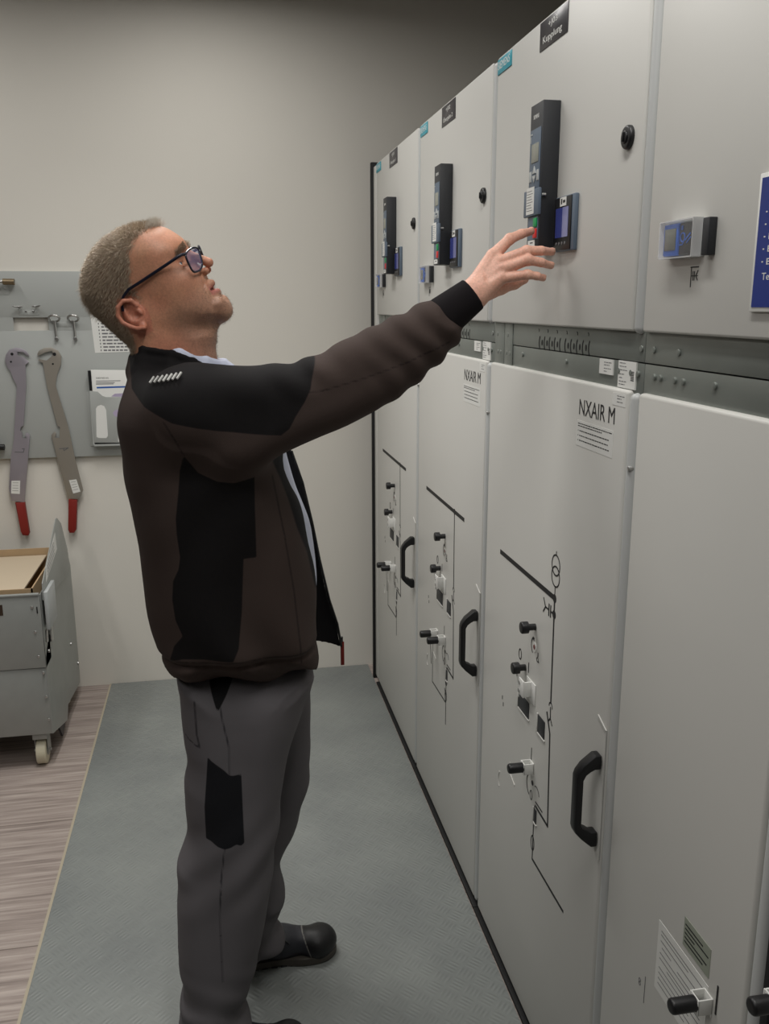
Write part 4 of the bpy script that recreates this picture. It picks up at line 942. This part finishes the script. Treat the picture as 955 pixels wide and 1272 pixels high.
P2, Q2 = cf_.mesh(); np_mesh('shirt_collar', P2, Q2, M_shirt, man)

# jacket
YT = 1.90
body = side([(170, 436), (160, 462), (157, 490), (153, 520), (153, 556), (157, 592), (165, 635), (174, 670), (178, 705), (183, 740), (190, 765), (199, 790), (203, 815), (214, 828), (222, 848), (222, 858), (228, 863), (300, 862), (350, 856), (385, 848), (389, 835), (392, 815), (392, 770), (391, 728), (387, 690), (377, 645), (370, 622), (358, 592), (349, 566), (351, 520), (345, 480), (325, 464), (300, 460), (275, 462), (245, 455), (210, 444)], YT)
for i_, (x, y) in enumerate([(222, 858), (228, 863), (300, 862), (350, 856), (385, 848)]):
    j_ = int(np.argmin(np.hypot(*(body-side([(x, y)], YT)[0]).T))); body[j_, 1] = at(x, y, 1.765)[2]
bodyP = smooth_poly(body, 3)
J = Field(grid((-.26, .52, .0048)), grid((1.60, 2.30, .0055)), grid((.80, 1.76, .0048)))
def fold_body(X, Y, Z):
    low = np.clip((1.25-Z)/.3, 0, 1)
    v = .0055*vnoise(X, Y, Z, 5, 5, 2.4, 11)*(.5+low)+.0042*(.35+low)*np.sin(X*44+6*np.sin(Z*7)+Y*4)
    hem = (np.abs(Z-(at(220, 824, 1.76)[2]))); band = np.clip(1-hem/.012, 0, 1)
    return v+.006*band+np.where(Z < at(220, 824, 1.76)[2], .004+.0008*np.sin(np.arctan2(Y-1.9, X)*180), 0)
def WJ(X, Z): return np.interp(Z, [.80, .90, 1.0, 1.15, 1.35, 1.47, 1.54, 1.60, 1.66], [.165, .175, .185, .185, .195, .19, .15, .095, .075])+0*X
inflate(J, bodyP, YT, WJ, .115, p=2.3, fold=fold_body)
# shoulders
J.cone((-.10, 1.80, 1.475), (-.06, 1.735, 1.50), .085, .088, .05)
J.cone((-.11, 2.00, 1.46), (-.12, 2.08, 1.41), .075, .070, .05)
J.chain([(-.12, 2.09, 1.41), (-.13, 2.12, 1.16), (-.03, 2.12, 1.02)], [.072, .062, .05], .04)
# right sleeve from its side outline, leaning towards the camera
sl_top = [(222, 470), (262, 457), (300, 456), (335, 454), (368, 449), (385, 446), (400, 438), (425, 423), (460, 406), (500, 388), (520, 378), (533, 371), (548, 374)]
sl_bot = [(574, 400), (572, 414), (560, 432), (540, 452), (505, 484), (470, 506), (430, 528), (400, 541), (368, 556), (345, 568), (322, 584), (300, 592), (270, 592), (245, 575), (225, 540)]
slv = side(sl_top+sl_bot, 1.70)
xa, xb = slv[:, 0].min(), slv[:, 0].max()
A0 = PX(540, 415, 1.70); A1 = PX(300, 520, 1.70); dA = (A0-A1)/np.linalg.norm(A0-A1)
def fold_slv(X, Y, Z):
    t = (X-A1[0])*dA[0]+(Z-A1[2])*dA[2]; L = np.linalg.norm(A0-A1)
    n = (Z-A1[2])*dA[0]-(X-A1[0])*dA[2]
    e = np.clip((t-.55*L)/(.3*L), 0, 1)
    el = np.exp(-((t-.36*L)/.06)**2)
    return .0022*vnoise(X, Y, Z, 5, 5, 5, 21)+.0032*e*np.sin(t*120+3*np.sin(n*26)+Y*14)+.0045*el*np.sin(t*95+n*35)*np.clip(n/.04+.3, 0, 1)
ycs = lambda X, Z: np.interp(X, [xa, xa+.16, xa+.34, xb], [1.775, 1.715, 1.700, 1.688])+0*Z
Ws = lambda X, Z: np.interp(X, [xa, xa+.16, xa+.34, xb-.03, xb], [.088, .082, .068, .056, .045])+0*Z
inflate(J, smooth_poly(slv, 3), ycs, Ws, .062, k=.035, fold=fold_slv)
# front opening shows the shirt
op = side([(342, 545), (352, 566), (361, 592), (373, 622), (380, 645), (389, 690), (394, 728), (394, 815), (392, 870), (420, 870), (420, 545)], YT)
opP = op.copy()
def cutfn(X, Y, Z):
    sd = sd2(opP, X[:, 0, :]+0*Z[:, 0, :], Z[:, 0, :]+0*X[:, 0, :])[:, None, :]
    return np.maximum(sd-.011, np.abs(Y-1.958)-.024)
J.put(cutfn, (opP[:, 0].min()-.03, 1.90, opP[:, 1].min()), (opP[:, 0].max()+.03, 1.99, opP[:, 1].max()), .006, 'cut')
# stand-up collar
ring_ = [(-.160, 1.90, 1.612), (-.142, 1.845, 1.613), (-.085, 1.812, 1.606), (-.045, 1.822, 1.590), (-.012, 1.842, 1.570), (.028, 1.872, 1.545)]
allr = ring_+[(x, 3.80-y, z_) for x, y, z_ in ring_[1:][::-1]][:5]
allr = [ring_[-1]]+ring_[::-1][1:]+[(x, 3.80-y, z_) for x, y, z_ in ring_[1:]]
for a, b in zip(allr[:-1], allr[1:]):
    J.cone(a, b, .0065, .0065, .006); J.cone((a[0]-.004, a[1], a[2]-.02), (b[0]-.004, b[1], b[2]-.02), .009, .009, .012); J.cone((a[0]-.004, a[1], a[2]-.045), (b[0]-.004, b[1], b[2]-.045), .012, .012, .02)
P3, Q3 = J.mesh()
YS = 1.76
yoke = side([(140, 420), (159, 487), (180, 505), (215, 522), (245, 528), (272, 532), (310, 534), (346, 535), (356, 527), (363, 513), (374, 495), (381.5, 479), (384, 466), (386, 457), (391, 440), (300, 400)], 1.70)
pan = side([(229, 560), (246, 583), (270, 594), (291, 596), (315.5, 589), (316, 630), (318, 689), (302, 690.5), (300, 758), (296, 800), (289, 815), (253, 815), (227, 819), (210, 826), (216, 805), (227, 789), (218, 770), (214, 745), (215, 721), (222, 705), (224, 690), (220, 660), (219, 640), (222, 610), (224, 581)], 1.735)
ARMD = np.minimum(sd2(smooth_poly(slv, 3), P3[:, 0], P3[:, 2]), 1)-.004
ma = sd2(yoke, P3[:, 0], P3[:, 2]); mb = sd2(pan, P3[:, 0], P3[:, 2])
ins_ = np.where(np.abs(P3[:, 1]-1.945) < .0385, -1, 1)*np.where(P3[:, 0] > .02, 1, -1)
ins_ = np.where((np.abs(P3[:, 1]-1.945) < .040) & (P3[:, 0] > 0), -1., 1.)
M_jacket = mat('jacket_cloth', (64, 53, 49), .9, bump=.25, bscale=900, spec=.25)
colr = np.where((P3[:, 2] > 1.525+.25*np.clip(-P3[:, 0]-.05, 0, .2)) & (P3[:, 0] < .06) & (P3[:, 0] > -.2), -1., 1.)
seam = np.minimum(np.abs(sd2(side([(205, 520), (222, 555), (229, 562), (232, 560), (208, 518)], 1.72), P3[:, 0], P3[:, 2])), 1)
# sleeve seam line and front panel seam
def polyline_d(Lp, X, Z):
    d = np.full(X.shape, 9.)
    for a, b in zip(Lp[:-1], Lp[1:]):
        e = b-a; t = np.clip(((X-a[0])*e[0]+(Z-a[1])*e[1])/(e@e), 0, 1); d = np.minimum(d, np.hypot(X-a[0]-t*e[0], Z-a[1]-t*e[1]))
    return d
sm1 = polyline_d(side([(379, 487), (400, 485), (450, 470), (500, 452), (560, 425)], 1.64), P3[:, 0], P3[:, 2])
sm2 = polyline_d(side([(338, 590), (352, 660), (364, 730), (372, 800), (374, 822)], 1.76), P3[:, 0], P3[:, 2])
sm3 = polyline_d(side([(205, 519), (218, 540), (229, 561)], 1.72), P3[:, 0], P3[:, 2])
smm = np.minimum(np.minimum(np.minimum(sm1, sm2), sm3), polyline_d(side([(205, 832), (230, 826), (290, 820), (391, 816)], 1.72), P3[:, 0], P3[:, 2]))-.0018
mix_by_attr(M_jacket, (66, 55, 51), [('seam', (44, 36, 34), .0012), ('yoke', (21, 19, 20), .0012), ('side_panel', (19, 17, 18), .0012), ('lining', (19, 18, 20), .002)])
ins2 = (np.abs(P3[:, 1]-1.955)-.027)*1.0; ins2 = np.where(P3[:, 0] > .0, ins2, .05)
be_ = side([(330, 540), (336, 566), (346, 589), (356, 615), (365, 645), (379, 679), (387, 713), (391, 728), (430, 740), (430, 540)], 1.84)
ins2 = np.where(P3[:, 1] < 1.985, np.minimum(ins2, sd2(be_, P3[:, 0], P3[:, 2])), ins2)
ins2 = np.where((ARMD < .0), .05, ins2)
jk = np_mesh('jacket', P3, Q3, M_jacket, man, attrs=dict(yoke=np.where(P3[:, 0] > -.3, ma, 1), side_panel=mb, lining=ins2, seam=smm))
# far front flap, hanging open
M_lin = mat('black_lining', (20, 19, 21), .85, bump=.2, bscale=700, spec=.25)
fp = side([(345, 535), (362, 560), (375, 600), (387, 650), (396, 695), (408, 745), (418, 775), (421, 795), (423, 803), (410, 800), (392, 797), (372, 792), (352, 700), (340, 600)], 2.0)
ff = Field(grid((.0, .32, .004)), grid((1.93, 2.07, .003)), grid((.84, 1.50, .004)))
fpp = smooth_poly(fp, 3)
def flapfn(X, Y, Z):
    sd = sd2(fpp, X[:, 0, :]+0*Z[:, 0, :], Z[:, 0, :]+0*X[:, 0, :])[:, None, :]
    yc = 2.0+.010*np.sin(Z*14)+.008*np.sin(X*30+Z*8)
    return np.maximum(sd, np.abs(Y-yc)-.005)
ff.put(flapfn, (fpp[:, 0].min(), 1.96, fpp[:, 1].min()), (fpp[:, 0].max(), 2.04, fpp[:, 1].max()), .004)
P4, Q4 = ff.mesh(); tag(np_mesh('jacket_front_flap', P4, Q4, M_lin, man, sharp=50), 'black lined open front edge of the jacket')
g = G(); a = PX(424, 797, 2.0); b = PX(426.5, 826, 2.0); g.tube([tuple(a+(0, 0, .012)), tuple(a)], .004); pz = g.build('zip_slider', M_black, man)
g = G(); m_ = (a+b)/2; g.box(m_[0]-.0045, m_[1]-.002, b[2], m_[0]+.0045, m_[1]+.002, a[2], .0015); tag(g.build('zip_puller', M_redh, man), 'red zip puller')
zz = [PX(x, y, 1.997) for x, y in ((362, 560), (376, 600), (388, 650), (397, 695), (409, 745), (419, 775), (424, 803))]
G().tube([tuple(p) for p in zz], .0028, 8).build('zip_teeth', M_black, man)
# knitted cuff
c0, c1 = PX(552, 393, 1.687), PX(588, 365, 1.681); dC = c1-c0; Lc = np.linalg.norm(dC); dC /= Lc
cu = Field(grid((.36, .54, .0025)), grid((1.62, 1.75, .0025)), grid((1.62, 1.80, .0025)))
cu.cone(c0, c1-dC*.004, .040, .0335, .002)
cu.put(lambda X, Y, Z: -((c1[0]-.002-X)*dC[0]+(c1[1]-Y)*dC[1]+(c1[2]-Z)*dC[2])*-1, c1-.001, c1+.001, .001, 'cut') if False else None
def cuffcut(X, Y, Z): return -((X-c1[0])*dC[0]+(Y-c1[1])*dC[1]+(Z-c1[2])*dC[2])
cu.put(cuffcut, c1-.06, c1+.06, .003, 'cut')
P5, Q5 = cu.mesh(); tag(np_mesh('sleeve_cuff', P5, Q5, mat('knit_cuff', (26, 23, 25), .95, bump=.5, bscale=1400, spec=.2), man), 'black knitted cuff')
# reflective piping on the shoulder
g = G()
for i in range(7):
    pts = []
    for x_, y_ in ((190+i*5.4, 470.5-i*1.0), (195+i*5.4, 463.5-i*1.0)):
        p = np.array(at(x_, y_, 1.79)); m_ = (np.hypot(P3[:, 0]-p[0], P3[:, 2]-p[2]) < .007) & (P3[:, 1] < 1.9); v_ = P3[m_]
        pts.append(np.array([p[0], v_[:, 1].min()-.0008, p[2]]))
    g.tube([tuple(q) for q in pts], .0024, 6)
tag(g.build('reflective_piping', mat('reflective_grey', (196, 196, 192), .4), man), 'light grey reflective dashes on the shoulder')

# trousers
YN, YFAR = 1.745, 2.02
nleg = side([(236, 835), (228, 863), (229, 900), (230, 925), (233, 940), (232, 955), (228, 973), (229, 1000), (230, 1019), (228, 1045), (225, 1065), (221, 1085), (221, 1140), (221, 1197), (225, 1215), (226, 1228), (222, 1250), (225, 1290), (230, 1312), (262, 1318), (304, 1316), (314, 1300), (316, 1280), (308, 1256), (302, 1243), (309, 1225), (315, 1211), (321, 1180), (327, 1150), (332, 1125), (336, 1104), (342, 1060), (347, 1019), (352, 970), (357, 923), (362, 885), (366, 850), (366, 832)], ([835, 1050, 1290], [1.85, 1.79, 1.745]))
fleg = side([(300, 835), (290, 900), (290, 1000), (292, 1100), (300, 1190), (322, 1186), (349, 1172), (351, 1158), (341, 1142), (346, 1130), (354, 1116), (353, 1095), (348, 1070), (355, 1050), (365, 1030), (376, 990), (384, 950), (386, 900), (385, 855), (384, 832)], YFAR)
Tr = Field(grid((-.20, .24, .005)), grid((1.62, 2.18, .006)), grid((.005, .98, .005)))
def fold_leg(X, Y, Z):
    lo_ = np.clip((.30-Z)/.2, 0, 1); kn = np.exp(-((Z-.52)/.10)**2)
    return .0048*vnoise(X, Y, Z, 4.5, 4.5, 3.5, 31)+.0045*lo_*np.sin(Z*85+X*38+2*np.sin(Y*30))+.003*kn*np.sin(Z*60-X*50)+.0018*np.sin(X*40+Z*9)
inflate(Tr, smooth_poly(nleg, 3), lambda X, Z: np.interp(Z, [0, .42, .85], [1.745, 1.79, 1.85])+0*X, lambda X, Z: np.interp(Z, [0, .1, .5, .8, .95], [.085, .09, .098, .105, .10])+0*X, .085, k=.012, p=2.2, fold=fold_leg)
inflate(Tr, smooth_poly(fleg, 3), YFAR, lambda X, Z: np.interp(Z, [0, .1, .5, .8, .95], [.07, .075, .088, .10, .10])+0*X, .080, k=.012, p=2.2, fold=fold_leg)
hips = side([(236, 820), (230, 862), (234, 900), (250, 930), (330, 930), (362, 900), (378, 862), (378, 820)], YT)
inflate(Tr, smooth_poly(hips, 3), YT, .145, .10, k=.03)
P6, Q6 = Tr.mesh()
patch = side([(257.5, 964), (262, 968), (270, 973), (278, 978), (286, 985), (292, 985), (301, 983), (302.5, 1020), (304.5, 1065), (300, 1068), (294, 1066), (287, 1070), (279.5, 1072), (270, 1070), (262, 1066), (255.5, 1065), (253.5, 1026), (256, 990)], 1.66)
tri = side([(250, 800), (256, 850), (263, 873), (270, 890), (281, 874), (295, 852), (306, 800)], 1.73)
pr_, tr_ = sd2(patch, P6[:, 0], P6[:, 2]), sd2(tri, P6[:, 0], P6[:, 2])
nearm = P6[:, 1] < 1.80
sms = np.minimum(polyline_d(side([(270, 887), (277, 920), (285, 950), (286, 985)], 1.66), P6[:, 0], P6[:, 2]), polyline_d(side([(279, 1072), (275, 1110), (273, 1150), (277, 1230)], 1.66), P6[:, 0], P6[:, 2]))
sms = np.minimum(sms, polyline_d(side([(241, 880), (244, 920), (248, 935), (228, 930)], 1.73), P6[:, 0], P6[:, 2]))-.0022
M_tr = mat('grey_work_trousers', (98, 95, 98), .85, bump=.25, bscale=800, spec=.3)
mix_by_attr(M_tr, (98, 95, 98), [('seam', (58, 56, 60), .001), ('patch', (19, 20, 25), .001), ('pocket', (14, 14, 16), .001)])
np_mesh('trousers', P6, Q6, M_tr, man, attrs=dict(seam=np.where(nearm, sms, 1), patch=np.where(nearm, pr_, 1), pocket=np.where(P6[:, 1] < 1.85, tr_, 1)))

# shoes
M_up = mat('dark_shoe_leather', (40, 41, 48), .5, bump=.3, bscale=500); M_cap = mat('black_toe_cap', (22, 22, 24), .55); M_sole = mat('grey_brown_sole', (70, 66, 60), .7)
def shoe(xh, yc, L=.30):
    s_ = Field(grid((xh-.02, xh+L+.02, .0032)), grid((yc-.075, yc+.075, .0035)), grid((.0, .17, .0032)))
    X0 = xh
    s_.cone((X0+.045, yc, .058), (X0+.13, yc, .052), .036, .040, .02)
    s_.cone((X0+.12, yc, .050), (X0+.245, yc, .040), .042, .034, .02)
    s_.cone((X0+.05, yc, .06), (X0+.055, yc, .13), .038, .042, .02)
    s_.cone((X0+.225, yc-.012, .036), (X0+.235, yc+.014, .036), .040, .038, .015)
    s_.put(lambda X, Y, Z: (Z-.020)+0*X+0*Y, (xh-.02, yc-.08, 0), (xh+L+.02, yc+.08, .17), .001, 'cut')
    s_.put(lambda X, Y, Z: (.150-Z)*1.0+0*X+0*Y if False else -(Z-.15)*-1*-1+0*X+0*Y, (0, 0, 0), (0, 0, 0), .001) if False else None
    P_, Q_ = s_.mesh()
    cap = .205+X0-P_[:, 0]-.35*(P_[:, 2]-.03); rim_ = np.abs(cap)-.0016
    m = mat('shoe_upper', (40, 41, 48), .45, bump=.25, bscale=600)
    if 'cap' not in MATS: MATS['cap'] = m; mix_by_attr(m, (38, 39, 46), [('toe_cap', (20, 20, 22), .001), ('welt', (120, 118, 114), .0006)])
    up_ = np_mesh('shoe', P_, Q_, m, man, attrs=dict(toe_cap=-(P_[:, 0]-(X0+.205)+.35*(P_[:, 2]-.03)), welt=rim_))
    out = smooth_poly([(X0+.0, yc), (X0+.012, yc-.032), (X0+.06, yc-.042), (X0+.13, yc-.040), (X0+.19, yc-.050), (X0+.245, yc-.044), (X0+.274, yc-.018), (X0+.276, yc+.012), (X0+.255, yc+.040), (X0+.20, yc+.050), (X0+.12, yc+.040), (X0+.05, yc+.042), (X0+.01, yc+.03)], 4)
    g = G(); g.poly([tuple(p) for p in out], .0075, .026, .003)
    g.build('sole', M_sole, up_)
    g = G()
    for i in range(11):
        x = X0+.012+i*.0245; wd = .034 if i < 2 else .042
        if i > 8: wd = .032-.012*(i-9)
        g.box(x-.008, yc-wd, .0045, x+.008, yc+wd, .010, .0012)
    g.build('sole_tread', M_rubber, up_)
    g = G()
    for i in range(4):
        x = X0+.115+i*.024; h_ = .094-.0055*i; g.tube([(x, yc-.026, h_-.010), (x+.003, yc-.012, h_), (x+.006, yc+.012, h_), (x+.010, yc+.026, h_-.010)], .0022, 8)
    g.tube([(X0+.112, yc-.004, .098), (X0+.108, yc-.03, .106), (X0+.116, yc-.040, .095), (X0+.124, yc-.022, .094), (X0+.120, yc-.004, .099)], .0022, 8)
    g.tube([(X0+.114, yc-.004, .098), (X0+.135, yc-.034, .086), (X0+.150, yc-.042, .074)], .0022, 8)
    g.build('laces', M_black, up_)
shoe(-.030, 2.055); shoe(-.140, 1.735)
